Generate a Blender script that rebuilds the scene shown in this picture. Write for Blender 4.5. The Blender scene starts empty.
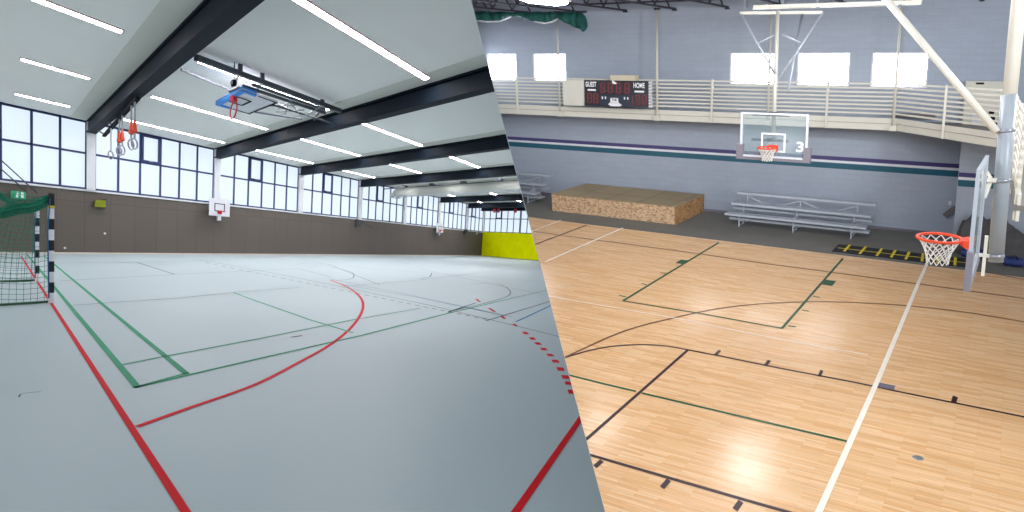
import bpy, bmesh, math, random
import numpy as np
from mathutils import Vector, Matrix, noise

random.seed(4)
S = bpy.context.scene
C = S.collection

# ------------------------------------------------------------------ camera, world, exposure
F, CX, CY = 460.0, 512.0, 256.0                 # focal length and centre in pixels of the 1024 x 512 frame

def kray(x, y):
    return np.array([(x - CX) / F, (y - CY) / F, 1.0])

def unit(v):
    return v / np.linalg.norm(v)

# the grey-floored hall is level: its horizon gives the pitch and roll of the camera
up = unit(np.cross(kray(715, 257), kray(-5.5, 215)))
if up[1] > 0:
    up = -up
fwd = unit(np.array([0, 0, 1.0]) - up * up[2])
M = np.array([np.cross(fwd, up), fwd, up])      # camera (x right, y down, z forward) -> world
EYE = np.array([0.0, 0.0, 1.55])

cam = bpy.data.cameras.new('camera')
cam.sensor_width = 36.0
cam.lens = F / 1024.0 * 36.0
cam.clip_end = 500
co = bpy.data.objects.new('camera', cam)
C.objects.link(co)
rot = np.eye(4)
rot[:3, 0] = M @ [1, 0, 0]; rot[:3, 1] = M @ [0, -1, 0]; rot[:3, 2] = M @ [0, 0, -1]; rot[:3, 3] = EYE
co.matrix_world = Matrix(rot.tolist())
S.camera = co

S.view_settings.view_transform = 'Standard'
S.view_settings.look = 'None'
S.view_settings.gamma = 1.0
S.view_settings.use_curve_mapping = False
S.view_settings.exposure = 0.75
WORLD_STRENGTH = 0.55
L_WINDOW, R_WINDOW = 0.56, 8.0
L_STRIP, R_LAMP = 29.0, 14.0
R_FILL_LIGHT = 180.0                              # watts of each added fill light in the wood-floored hall

w = bpy.data.worlds.new('overcast_sky'); S.world = w; w.use_nodes = True
bgn = w.node_tree.nodes['Background']
bgn.inputs[0].default_value = (0.90, 0.95, 1.0, 1)
bgn.inputs[1].default_value = WORLD_STRENGTH

# ------------------------------------------------------------------ the two halls' own axes
class Hall:
    """a runs along the long wall, b towards it (or across), c is height above the floor."""
    def __init__(s, va, vb, vd, h, side):
        s.u = M @ unit(kray(*va)); s.v = M @ unit(kray(*vb)); s.w = -M @ unit(kray(*vd))
        s.B = np.array([s.u, s.v, s.w]).T; s.Bi = np.linalg.inv(s.B); s.h = h; s.side = side
    def px(s, x, y, a=None, b=None, c=None):
        """where the sight line measured at (x, y) meets a wall, a beam line or the floor"""
        d = s.Bi @ (M @ kray(x, y)); o = np.array([0, 0, s.h])
        t = (a - o[0]) / d[0] if a is not None else (b - o[1]) / d[1] if b is not None else (c - o[2]) / d[2]
        return tuple(float(q) for q in o + t * d)
    def wp(s, p):
        return EYE + s.B @ (np.array(p, float) - [0, 0, s.h])

LH = Hall((715, 257), (-5.5, 215), (50, 7500), 1.55, -1)
RH = Hall((-786, 57), (1017, 59), (657, 3450), 5.95, 1)

# the leaning partition between the halls
pn = M @ unit(np.cross(kray(471, 0), kray(605, 512)))
if np.dot(pn, M @ kray(1000, 256)) < 0:
    pn = -pn                                     # points into the wood-floored hall
HALF = 0.0009

# ------------------------------------------------------------------ materials
MATS = {}
def srgb(r, g, b):
    f = lambda v: ((v / 255 + 0.055) / 1.055) ** 2.4 if v > 10 else v / 255 / 12.92
    return (f(r), f(g), f(b), 1)

def mat(name, rgb, rough=0.6, metal=0.0, vary=0.06, scale=3.0, spec=0.5, emit=None, strength=0.0, bump=0.0, alpha=None, trans=0.0):
    m = bpy.data.materials.new(name); m.use_nodes = True
    nt = m.node_tree; bs = nt.nodes['Principled BSDF']
    col = srgb(*rgb)
    bs.inputs['Roughness'].default_value = rough; bs.inputs['Metallic'].default_value = metal
    bs.inputs['Specular IOR Level'].default_value = spec
    at = nt.nodes.new('ShaderNodeAttribute'); at.attribute_name = 'loc'
    nz = nt.nodes.new('ShaderNodeTexNoise'); nz.inputs['Scale'].default_value = scale; nz.inputs['Detail'].default_value = 5
    nt.links.new(at.outputs['Vector'], nz.inputs['Vector'])
    rp = nt.nodes.new('ShaderNodeMapRange'); rp.inputs['From Min'].default_value = 0.3; rp.inputs['From Max'].default_value = 0.7
    rp.inputs['To Min'].default_value = 1 - vary; rp.inputs['To Max'].default_value = 1 + vary
    nt.links.new(nz.outputs['Fac'], rp.inputs['Value'])
    mx = nt.nodes.new('ShaderNodeVectorMath'); mx.operation = 'SCALE'; mx.inputs[0].default_value = col[:3]
    nt.links.new(rp.outputs[0], mx.inputs['Scale'])
    nt.links.new(mx.outputs[0], bs.inputs['Base Color'])
    if bump:
        bp = nt.nodes.new('ShaderNodeBump'); bp.inputs['Strength'].default_value = bump; bp.inputs['Distance'].default_value = 0.02
        nt.links.new(nz.outputs['Fac'], bp.inputs['Height']); nt.links.new(bp.outputs[0], bs.inputs['Normal'])
    if emit:
        bs.inputs['Emission Color'].default_value = srgb(*emit); bs.inputs['Emission Strength'].default_value = strength
    if trans:
        bs.inputs['Transmission Weight'].default_value = trans
    if alpha is not None:
        bs.inputs['Alpha'].default_value = alpha
    MATS[name] = m
    return m

def node(nt, typ, **kw):
    n = nt.nodes.new(typ)
    for k, v in kw.items():
        setattr(n, k, v)
    return n

def swizzle(nt, order, mul=(1, 1, 1), off=(0, 0, 0)):
    at = node(nt, 'ShaderNodeAttribute', attribute_name='loc')
    sp = node(nt, 'ShaderNodeSeparateXYZ'); cb = node(nt, 'ShaderNodeCombineXYZ')
    nt.links.new(at.outputs['Vector'], sp.inputs[0])
    for i, o in enumerate(order):
        if o is None: continue
        m_ = node(nt, 'ShaderNodeMath', operation='MULTIPLY_ADD')
        nt.links.new(sp.outputs[o], m_.inputs[0]); m_.inputs[1].default_value = mul[i]; m_.inputs[2].default_value = off[i]
        nt.links.new(m_.outputs[0], cb.inputs[i])
    return cb

def brick_mat(name, c1, c2, mortar, order, bw, rh, ms, rough, spec=0.5, streak=None, vary=0.05, off=(0, 0, 0), offset=0.5, bias=0.0, roughvary=0.0):
    m = mat(name, c1, rough, spec=spec)
    nt = m.node_tree; bs = nt.nodes['Principled BSDF']
    sw = swizzle(nt, order, off=off)
    br = node(nt, 'ShaderNodeTexBrick', offset=offset)
    br.inputs['Color1'].default_value = srgb(*c1); br.inputs['Color2'].default_value = srgb(*c2); br.inputs['Mortar'].default_value = srgb(*mortar)
    br.inputs['Scale'].default_value = 1; br.inputs['Brick Width'].default_value = bw; br.inputs['Row Height'].default_value = rh
    br.inputs['Mortar Size'].default_value = ms; br.inputs['Mortar Smooth'].default_value = 0.3; br.inputs['Bias'].default_value = bias
    nt.links.new(sw.outputs[0], br.inputs['Vector'])
    last = br.outputs['Color']
    if streak:
        s2 = swizzle(nt, order, mul=streak)
        n2 = node(nt, 'ShaderNodeTexNoise'); n2.inputs['Scale'].default_value = 1; n2.inputs['Detail'].default_value = 6; n2.inputs['Roughness'].default_value = 0.7
        nt.links.new(s2.outputs[0], n2.inputs['Vector'])
        mr = node(nt, 'ShaderNodeMapRange'); mr.inputs['From Min'].default_value = 0.3; mr.inputs['From Max'].default_value = 0.7
        mr.inputs['To Min'].default_value = 1 - vary; mr.inputs['To Max'].default_value = 1 + vary
        nt.links.new(n2.outputs['Fac'], mr.inputs['Value'])
        vm = node(nt, 'ShaderNodeVectorMath', operation='SCALE')
        nt.links.new(last, vm.inputs[0]); nt.links.new(mr.outputs[0], vm.inputs['Scale']); last = vm.outputs[0]
    nt.links.new(last, bs.inputs['Base Color'])
    return m

mat('grey floor', (180, 194, 199), 0.42, vary=0.02, scale=0.35, spec=0.3)
brick_mat('panel wall', (98, 91, 85), (102, 94, 88), (84, 78, 74), (0, 2, None), 1.0, 2.35, 0.012, 0.75, spec=0.25, off=(0.1, -0.05, 0), offset=0.0)
mat('ceiling board', (232, 233, 228), 0.85, vary=0.012, scale=0.6)
mat('ceiling edge', (208, 210, 200), 0.85, vary=0.02, scale=0.8)
mat('navy steel', (20, 29, 40), 0.6, vary=0.08, scale=2, spec=0.1)
mat('window frame', (46, 56, 104), 0.5, vary=0.05)
mat('white paint', (214, 216, 220), 0.5, vary=0.02)
mat('daylight pane', (110, 118, 126), 0.3, emit=(226, 240, 254), strength=L_WINDOW, vary=0.01)
mat('bright pane', (245, 248, 255), 0.25, emit=(246, 249, 255), strength=R_WINDOW, vary=0.01)
mat('strip lamp', (250, 250, 250), 0.4, emit=(255, 250, 252), strength=L_STRIP, vary=0.0)
mat('hall lamp', (250, 250, 250), 0.4, emit=(250, 252, 255), strength=R_LAMP, vary=0.0)
mat('lamp rim', (176, 120, 132), 0.5)
mat('lime panel', (245, 246, 0), 0.8, spec=0.05, vary=0.05, scale=1.5)
mat('red paint', (214, 12, 30), 0.6, spec=0.12, vary=0.03)
mat('faded red paint', (205, 60, 78), 0.6, spec=0.12, vary=0.06)
mat('green paint', (66, 158, 120), 0.6, spec=0.12, vary=0.06)
mat('dark green paint', (28, 84, 48), 0.35, vary=0.06)
mat('grey line paint', (104, 120, 130), 0.6, spec=0.12, vary=0.06)
mat('blue paint', (66, 134, 180), 0.6, spec=0.12, vary=0.06)
mat('dark paint', (40, 44, 52), 0.6, spec=0.12, vary=0.05)
mat('plum paint', (58, 32, 34), 0.4, vary=0.06)
mat('brown line paint', (112, 70, 42), 0.35, vary=0.08)
mat('white line paint', (250, 240, 224), 0.3, vary=0.04)
mat('grey mark paint', (112, 108, 120), 0.3, vary=0.04)
mat('black rubber', (34, 34, 38), 0.6)
mat('yellow rubber', (226, 202, 40), 0.5)
mat('net green', (28, 120, 92), 0.8, vary=0.15, scale=8)
mat('net blue', (40, 98, 150), 0.7)
mat('net white', (226, 224, 218), 0.8, vary=0.04)
mat('orange', (236, 72, 34), 0.45, vary=0.04)
mat('red enamel', (200, 30, 48), 0.4)
mat('blue pad', (30, 138, 226), 0.5, vary=0.04)
mat('white board', (214, 216, 222), 0.35, vary=0.02)
mat('black paint', (22, 23, 28), 0.8, spec=0.1)
mat('steel', (150, 156, 164), 0.35, metal=0.6, vary=0.04)
mat('dark steel', (72, 76, 84), 0.5, metal=0.2)
mat('aluminium', (178, 185, 194), 0.35, metal=0.25, vary=0.05)
mat('cream steel', (212, 209, 196), 0.45, vary=0.02)
mat('grey steel pipe', (146, 155, 161), 0.4, vary=0.05)
mat('exit green', (30, 130, 90), 0.5, emit=(60, 170, 130), strength=0.25)
mat('olive fabric', (132, 140, 20), 0.8)
mat('orange strap', (214, 72, 40), 0.7)
mat('wood ring', (150, 146, 160), 0.5)
mat('shadow joint', (70, 74, 80), 0.8)
mat('skirting', (216, 204, 190), 0.6)
brick_mat('block wall', (163, 172, 186), (166, 175, 189), (155, 164, 179), (0, 2, None), 0.42, 0.21, 0.006, 0.7, spec=0.3, streak=(1.2, 6, 1), vary=0.04)
brick_mat('wood floor', (236, 198, 153), (222, 172, 120), (194, 144, 96), (0, 1, None), 0.62, 0.05, 0.0016, 0.23, spec=0.5, streak=(1.3, 26, 1), vary=0.15)
mat('concrete', (112, 110, 104), 0.6, vary=0.06, scale=2.0)
mat('wood edge', (222, 186, 146), 0.3, vary=0.04)
mat('purple stripe', (66, 58, 112), 0.6)
mat('white stripe', (220, 222, 228), 0.6)
mat('teal stripe', (26, 88, 108), 0.6)
mat('roof deck', (92, 92, 102), 0.8, vary=0.1)
mat('truss steel', (52, 50, 60), 0.6)
mat('teal cloth', (10, 78, 72), 0.75, vary=0.3, scale=4)
mat('scoreboard face', (17, 18, 32), 0.4, vary=0.05)
mat('scoreboard blue', (24, 36, 56), 0.4)
mat('digit red', (112, 40, 44), 0.5)
mat('lettering', (238, 238, 240), 0.5)
mat('beige case', (206, 196, 170), 0.6)
mat('tarp', (74, 72, 74), 0.6, vary=0.2, scale=3, bump=0.5)
mat('blue bag', (30, 48, 110), 0.6, vary=0.2)
mat('board padding', (126, 122, 131), 0.6)
mat('clear glass', (160, 182, 188), 0.12, vary=0.0, spec=0.2, alpha=0.24)
mat('partition paint', (208, 210, 214), 0.8, vary=0.02)
mat('handrail', (110, 104, 104), 0.6)

def osb(name, c1, c2, c3, sc, order):
    m = mat(name, c1, 0.7); nt = m.node_tree; bs = nt.nodes['Principled BSDF']
    sw = swizzle(nt, order, mul=(sc, sc * 1.7, sc))
    vo = node(nt, 'ShaderNodeTexVoronoi'); vo.inputs['Scale'].default_value = 1
    nt.links.new(sw.outputs[0], vo.inputs['Vector'])
    sp = node(nt, 'ShaderNodeSeparateColor'); nt.links.new(vo.outputs['Color'], sp.inputs[0])
    cr = node(nt, 'ShaderNodeValToRGB'); e = cr.color_ramp.elements
    e[0].color = srgb(*c3); e[1].color = srgb(*c2); n_ = e.new(0.35); n_.color = srgb(*c1)
    nt.links.new(sp.outputs[0], cr.inputs[0]); nt.links.new(cr.outputs[0], bs.inputs['Base Color'])
    return m
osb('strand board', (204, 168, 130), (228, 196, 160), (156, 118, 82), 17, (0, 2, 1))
brick_mat('stage top', (152, 134, 104), (166, 148, 116), (118, 100, 76), (0, 1, None), 1.2, 2.4, 0.02, 0.65, streak=(3, 14, 1), vary=0.08, offset=0.0)

def banded(name):
    m = mat(name, (235, 235, 238), 0.4); nt = m.node_tree; bs = nt.nodes['Principled BSDF']
    at = node(nt, 'ShaderNodeAttribute', attribute_name='loc'); sp = node(nt, 'ShaderNodeSeparateXYZ')
    nt.links.new(at.outputs['Vector'], sp.inputs[0])
    a1 = node(nt, 'ShaderNodeMath', operation='DIVIDE'); a1.inputs[1].default_value = 0.385
    a2 = node(nt, 'ShaderNodeMath', operation='FRACT'); a3 = node(nt, 'ShaderNodeMath', operation='GREATER_THAN'); a3.inputs[1].default_value = 0.5
    a0_ = node(nt, 'ShaderNodeMath', operation='MINIMUM'); a0_.inputs[1].default_value = 1.9
    nt.links.new(sp.outputs[2], a0_.inputs[0]); nt.links.new(a0_.outputs[0], a1.inputs[0]); nt.links.new(a1.outputs[0], a2.inputs[0]); nt.links.new(a2.outputs[0], a3.inputs[0])
    mx = node(nt, 'ShaderNodeMix', data_type='RGBA')
    mx.inputs[6].default_value = srgb(232, 232, 236); mx.inputs[7].default_value = srgb(20, 20, 26)
    nt.links.new(a3.outputs[0], mx.inputs[0]); nt.links.new(mx.outputs[2], bs.inputs['Base Color'])
banded('banded post')

# ------------------------------------------------------------------ mesh building
ORG = {}
class MB:
    def __init__(s, hall):
        s.H = hall; s.v = []; s.l = []; s.f = []; s.sm = []
    def add(s, pts, faces, smooth=False):            # points in hall coordinates
        n = len(s.v)
        for p in pts:
            s.v.append(s.H.wp(p)); s.l.append(tuple(p))
        for f in faces:
            s.f.append([n + i for i in f]); s.sm.append(smooth)
        return s
    def addw(s, pts, faces, smooth=False):           # points in world coordinates
        n = len(s.v)
        for p in pts:
            s.v.append(np.array(p)); q = s.H.Bi @ (np.array(p) - EYE) + [0, 0, s.H.h]; s.l.append(tuple(q))
        for f in faces:
            s.f.append([n + i for i in f]); s.sm.append(smooth)
        return s
    def box(s, a0, a1, b0, b1, c0, c1):
        p = [(a, b, c) for a in (a0, a1) for b in (b0, b1) for c in (c0, c1)]
        return s.add(p, [(0, 1, 3, 2), (4, 6, 7, 5), (0, 4, 5, 1), (2, 3, 7, 6), (0, 2, 6, 4), (1, 5, 7, 3)])
    def hexa(s, p):                                  # bottom four, top four
        return s.add(p, [(0, 1, 2, 3), (4, 5, 6, 7), (0, 1, 5, 4), (1, 2, 6, 5), (2, 3, 7, 6), (3, 0, 4, 7)])
    def slab(s, poly, off):                          # polygon with a thickness vector
        n = len(poly); p = list(poly) + [tuple(np.array(q) + off) for q in poly]
        return s.add(p, [tuple(range(n)), tuple(range(n, 2 * n))] + [(i, (i + 1) % n, n + (i + 1) % n, n + i) for i in range(n)])
    def bar(s, p0, p1, w_, h_):                      # rectangular bar; h_ is along the height of the hall
        A = s.H.wp(p0); B_ = s.H.wp(p1); d = unit(B_ - A); z = s.H.w
        if abs(np.dot(d, z)) > 0.95: z = s.H.v
        x = unit(np.cross(d, z)); y = unit(np.cross(x, d))
        q = []
        for P in (A, B_):
            for sx, sy in ((-1, -1), (1, -1), (1, 1), (-1, 1)):
                q.append(P + x * sx * w_ / 2 + y * sy * h_ / 2)
        return s.addw(q, [(0, 1, 2, 3), (4, 5, 6, 7), (0, 1, 5, 4), (1, 2, 6, 5), (2, 3, 7, 6), (3, 0, 4, 7)])
    def tube(s, pts, r, n=8, closed=False, r2=None):
        W = [s.H.wp(p) for p in pts]; m = len(W); P = []
        prev = None
        for i in range(m):
            if closed: d = W[(i + 1) % m] - W[i - 1]
            else: d = W[min(i + 1, m - 1)] - W[max(i - 1, 0)]
            d = unit(d)
            if prev is None:
                t = np.array([0, 0, 1.0]) if abs(d[2]) < 0.9 else np.array([1.0, 0, 0])
                x = unit(np.cross(d, t))
            else:
                x = unit(prev - d * np.dot(prev, d))
            prev = x; y = np.cross(d, x)
            rr = r if r2 is None else r + (r2 - r) * i / (m - 1)
            for k_ in range(n):
                a = 2 * math.pi * k_ / n
                P.append(W[i] + rr * (math.cos(a) * x + math.sin(a) * y))
        f = []
        for i in range(m if closed else m - 1):
            j = (i + 1) % m
            for k_ in range(n):
                f.append((i * n + k_, i * n + (k_ + 1) % n, j * n + (k_ + 1) % n, j * n + k_))
        if not closed:
            f += [tuple(range(n)), tuple(range((m - 1) * n, m * n))]
        return s.addw(P, f, n > 4)
    def ribbon(s, pts, wd, c=0.004, th=0.0, ends=True):       # flat band lying on the floor
        W = [np.array(p[:2], float) for p in pts]; m = len(W); P = []
        G = (s.H.B.T @ s.H.B)[:2, :2]
        for i in range(m):
            d = W[min(i + 1, m - 1)] - W[max(i - 1, 0)]
            e = np.array([-(G[0, 1] * d[0] + G[1, 1] * d[1]), G[0, 0] * d[0] + G[0, 1] * d[1]])
            e = e / math.sqrt(e @ G @ e)
            for sg in (-1, 1):
                q = W[i] + sg * e * wd / 2; P.append((q[0], q[1], c))
        return s.add(P, [(2 * i, 2 * i + 1, 2 * i + 3, 2 * i + 2) for i in range(m - 1)])
    def build_each(s, name, material, parent=None, **kw):   # every loose piece becomes a part of its own
        up_ = list(range(len(s.v)))
        def find(i):
            while up_[i] != i: i = up_[i]
            return i
        for f in s.f:
            for i in f[1:]: up_[find(i)] = find(f[0])
        groups = {}
        for f, sm in zip(s.f, s.sm): groups.setdefault(find(f[0]), []).append((f, sm))
        for fs in groups.values():
            m_ = MB(s.H); ids = sorted({i for f, _ in fs for i in f}); mp = {i: k for k, i in enumerate(ids)}
            m_.v = [s.v[i] for i in ids]; m_.l = [s.l[i] for i in ids]; m_.f = [[mp[i] for i in f] for f, _ in fs]; m_.sm = [sm for _, sm in fs]
            m_.build(name, material, parent, **kw)
    def build(s, name, material, parent=None, label=None, cat=None, group=None, kind=None, loc=None, clip=True):
        if not s.v: return None
        bm = bmesh.new(); ly = bm.verts.layers.float_vector.new('loc')
        vs = []
        for p, l in zip(s.v, s.l):
            v = bm.verts.new(p); v[ly] = l; vs.append(v)
        for f, sm in zip(s.f, s.sm):
            try:
                q = bm.faces.new([vs[i] for i in f]); q.smooth = sm
            except ValueError:
                pass
        if clip:
            sd = s.H.side; nn = pn * sd; pc = EYE + nn * HALF
            dist = [float(np.dot(np.array(v.co) - pc, nn)) for v in bm.verts]
            if max(dist) < 0.01:
                bm.free(); print('dropped', name); return None
            if min(dist) < 0:
                r = bmesh.ops.bisect_plane(bm, geom=bm.verts[:] + bm.edges[:] + bm.faces[:], plane_co=Vector(pc), plane_no=Vector(nn), clear_inner=True)
                ed = [e for e in r['geom_cut'] if isinstance(e, bmesh.types.BMEdge)]
                bmesh.ops.holes_fill(bm, edges=ed)
        bmesh.ops.recalc_face_normals(bm, faces=bm.faces[:])
        co_ = np.array([v.co for v in bm.verts])
        if parent is not None:
            o_ = ORG[parent.name]
        else:
            o_ = np.array([*(co_[:, :2].min(0) + co_[:, :2].max(0)) / 2, co_[:, 2].min()]) if loc is None else s.H.wp(loc)
        for v in bm.verts: v.co = Vector(np.array(v.co) - o_)
        me = bpy.data.meshes.new(name); bm.to_mesh(me); bm.free()
        me.materials.append(MATS[material])
        o = bpy.data.objects.new(name, me); C.objects.link(o)
        ORG[o.name] = o_
        if parent is not None: o.parent = parent
        else: o.location = Vector(o_)
        tag(o, label, cat, group, kind)
        return o

def tag(o, label=None, cat=None, group=None, kind=None):
    if label: o['label'] = label
    if cat: o['category'] = cat
    if group: o['group'] = group
    if kind: o['kind'] = kind

def thing(name, hall, pos, label, cat, group=None, kind=None):
    o = bpy.data.objects.new(name, None); C.objects.link(o)
    o.empty_display_size = 0.2
    q = hall.wp(pos); ORG[o.name] = q; o.location = Vector(q)
    tag(o, label, cat, group, kind)
    return o

def smooth(pts, n=6):                                # Catmull-Rom through the measured points
    P = [np.array(p[:2], float) for p in pts]; P = [2 * P[0] - P[1]] + P + [2 * P[-1] - P[-2]]
    out = []
    for i in range(1, len(P) - 2):
        for j in range(n):
            t = j / n
            out.append(0.5 * ((2 * P[i]) + (-P[i - 1] + P[i + 1]) * t + (2 * P[i - 1] - 5 * P[i] + 4 * P[i + 1] - P[i + 2]) * t * t + (-P[i - 1] + 3 * P[i] - 3 * P[i + 1] + P[i + 2]) * t ** 3))
    out.append(P[-2])
    return out

def text_faces(s_, size, align='CENTER'):
    cu = bpy.data.curves.new('lettering', 'FONT'); cu.body = s_; cu.size = size; cu.align_x = align; cu.align_y = 'CENTER'; cu.offset = 0.03 * size
    o = bpy.data.objects.new('lettering', cu); C.objects.link(o)
    me = bpy.data.meshes.new_from_object(o.evaluated_get(bpy.context.evaluated_depsgraph_get()))
    v = [tuple(q.co) for q in me.vertices]; f = [tuple(p.vertices) for p in me.polygons]
    bpy.data.objects.remove(o); bpy.data.curves.remove(cu); bpy.data.meshes.remove(me)
    return v, f

def struct(mb, name, m_, parent=None, **kw):
    return mb.build(name, m_, parent, kind=None if parent else 'structure', **kw)

# ================================================================== PARTITION
e2 = unit(M @ kray(471, 0) - 0) ; e3 = M @ kray(605, 512)
ax2 = unit(np.cross(pn, unit(M @ np.array([0, 0, 1.0])))); ax1 = unit(np.cross(ax2, pn))
if np.dot(ax1, M @ np.array([0, 0, 1.0])) < 0: ax1 = -ax1
pb = MB(LH)
q = []
for d in (2.2, 75):
    for s_ in (-55, 55):
        for t_ in (-HALF, HALF):
            q.append(EYE + ax1 * d + ax2 * s_ + pn * t_)
pb.addw(q, [(0, 1, 3, 2), (4, 6, 7, 5), (0, 4, 5, 1), (2, 3, 7, 6), (0, 2, 6, 4), (1, 5, 7, 3)])
struct(pb, 'wall_middle', 'partition paint', clip=False)

# ================================================================== GREY-FLOORED HALL
WB, CEIL, SILL = 28.0, 6.1, 2.97
WEND = 42.5
fl = struct(MB(LH).box(-6, 44, -6, WB + .3, -0.3, 0), 'floor', 'grey floor')
struct(MB(LH).box(-6, 44, WB, WB + .4, 0, SILL - .08), 'wall_left', 'panel wall')
struct(MB(LH).box(-6, 44, WB, WB + .4, CEIL, CEIL + .6), 'wall_left_lintel', 'white paint')
struct(MB(LH).box(-6, WEND, WB - .07, WB + .4, SILL - .08, SILL), 'trim_1', 'white paint')
struct(MB(LH).box(-6, WEND, WB - .02, WB, 0, .06), 'baseboard_left', 'skirting')
struct(MB(LH).box(WEND, WEND + .4, -6, WB, 0, SILL), 'wall_back', 'panel wall')
struct(MB(LH).box(WEND, WEND + .4, -6, WB, CEIL, CEIL + .6), 'wall_back_lintel', 'white paint')
o = MB(LH).box(WEND - .06, WEND, -6, WB - .05, .03, SILL).build('wall_padding', 'lime panel', label='lime green padded panel covering the far end wall below the windows', cat='wall panel')
struct(MB(LH).box(-6, WEND + .4, -6, WB + .4, CEIL, CEIL + .3), 'ceiling', 'ceiling board')

# columns and the glazed bays between them
COLS = [3.12 + 5.87 * k for k in range(-1, 7)]
for k, a in enumerate(COLS):
    struct(MB(LH).box(a - .16, a + .16, WB - .18, WB + .3, SILL, CEIL), 'trim_%d' % (k + 2), 'white paint')

def glazing(n, a0, a1, along, npan, vent):
    """one glazed bay: along='a' on the long wall, 'b' on the end wall"""
    def bx(mb, p0, p1, d0, d1, c0, c1):
        return mb.box(p0, p1, WB + d0, WB + d1, c0, c1) if along == 'a' else mb.box(WEND + d0, WEND + d1, p0, p1, c0, c1)
    root = bx(MB(LH), a0, a1, .14, .17, SILL, CEIL).build('window_%d' % n, 'daylight pane', kind='structure')
    if root is None: return
    fr = MB(LH); t = .045; TR = 4.63
    for c in (SILL + t, TR, CEIL - t): bx(fr, a0, a1, .06, .15, c - t, c + t)
    st = (a1 - a0) / npan
    for i in range(npan + 1):
        a = a0 + i * st; bx(fr, a - t, a + t, .06, .15, SILL, CEIL)
    fr.build('window_frame', 'window frame', root)
    if vent is not None:
        v = MB(LH); p0 = a0 + vent * st + .04; p1 = p0 + st - .08; k = .10
        bx(v, p0, p1, .0, .10, TR + .04, TR + .04 + k); bx(v, p0, p1, .0, .10, CEIL - .07 - k, CEIL - .07)
        bx(v, p0, p0 + k, .0, .10, TR + .04 + k, CEIL - .07 - k); bx(v, p1 - k, p1, .0, .10, TR + .04 + k, CEIL - .07 - k)
        vs_ = v.build('vent_sash', 'window frame', root)
        h = MB(LH); bx(h, (p0 + p1) / 2 - .08, (p0 + p1) / 2 + .08, -.04, 0, TR + .07, TR + .11); h.build('window_handle', 'steel', vs_ or root)
for k in range(7):
    glazing(k + 1, COLS[k] + .16, COLS[k + 1] - .16, 'a', 6, 2)
glazing(8, COLS[7] + .16, WEND, 'a', 4, 1)
for k in range(4):
    glazing(9 + k, WB - 6 * (k + 1) + .05, WB - 6 * k - .1, 'b', 6, 3)

# beams across the hall
where = ['nearest, above the rings', 'second from the camera', 'third from the camera', 'fourth, just before the curtain box', 'fifth, just behind the curtain box', 'sixth from the camera', 'seventh, the farthest but one']
for k, a in enumerate(COLS[1:]):
    t = thing('roof_beam', LH, (a, WB - .1, 5.52), 'dark navy steel roof beam, %s' % where[k], 'beam', 'dark roof beams')
    MB(LH).box(a - .03, a + .03, -6, WB, 5.62, CEIL).build('web', 'navy steel', t)
    MB(LH).box(a - .17, a + .17, -6, WB, 5.54, 5.62).build('flange', 'navy steel', t)
    MB(LH).box(a - .17, a + .17, -6, WB, CEIL - .06, CEIL - .003).build('flange', 'navy steel', t)
    MB(LH).box(a - .13, a - .03, -6, WB, 5.62, CEIL - .1).build('cover_panel', 'navy steel', t)
    MB(LH).box(a + .03, a + .13, -6, WB, 5.62, CEIL - .1).build('cover_panel', 'navy steel', t)
    struct(MB(LH).box(a - .75, a - .19, -6, WB, CEIL - .012, CEIL - .002), 'trim_%d' % (20 + k), 'ceiling edge')
t = thing('roof_beam', LH, (41.9, WB - .1, 5.62), 'dark steel beam against the windows of the far end wall', 'beam', 'dark roof beams')
MB(LH).box(41.75, 42.2, -6, WB, 5.62, CEIL - .01).build('web', 'navy steel', t)
MB(LH).box(41.6, 42.3, -6, WB, 5.54, 5.62).build('flange', 'navy steel', t)

# light strips let into the ceiling
rows = {8.2: 'row nearest the partition', 14.0: 'second row from the partition', 19.65: 'second row from the window wall', 25.4: 'row beside the window wall'}
bayn = ['first bay, left of the big beam', 'bay with the folded hoop', 'third bay from the camera', 'fourth bay', 'bay of the curtain box', 'sixth bay', 'farthest bay']
for k in range(7):
    a1 = COLS[k + 1] - .98; a0 = a1 - 1.58
    if k: a0, a1 = COLS[k] + .8, COLS[k] + 5.4
    for b, rn in rows.items():
        if k == 4: a1 = 23.3
        pos = (max(a0, -2), b, CEIL)
        q = LH.wp(((a0 + a1) / 2, b, CEIL))
        if np.dot(q - EYE, -pn) < 1.0: continue
        if k == 0 and b < 9: continue
        t = thing('ceiling_light', LH, (a0, b, CEIL - .03), 'white strip light, %s, %s' % (bayn[k], rn), 'ceiling light', 'strip lights in the grey ceiling')
        MB(LH).box(a0, a1, b - .13, b + .13, CEIL - .022, CEIL - .002).build('diffuser', 'strip lamp', t)
        fr = MB(LH); fr.box(a0 - .02, a1 + .02, b - .155, b - .13, CEIL - .03, CEIL - .002); fr.box(a0 - .02, a1 + .02, b + .13, b + .155, CEIL - .03, CEIL - .002)
        fr.box(a0 - .03, a0, b - .13, b + .13, CEIL - .03, CEIL - .002); fr.box(a1, a1 + .03, b - .13, b + .13, CEIL - .03, CEIL - .002)
        for j in (1, 2): fr.box(a0 + (a1 - a0) * j / 3 - .01, a0 + (a1 - a0) * j / 3 + .01, b - .13, b + .13, CEIL - .026, CEIL - .022)
        fr.build('frame', 'lamp rim', t)

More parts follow.
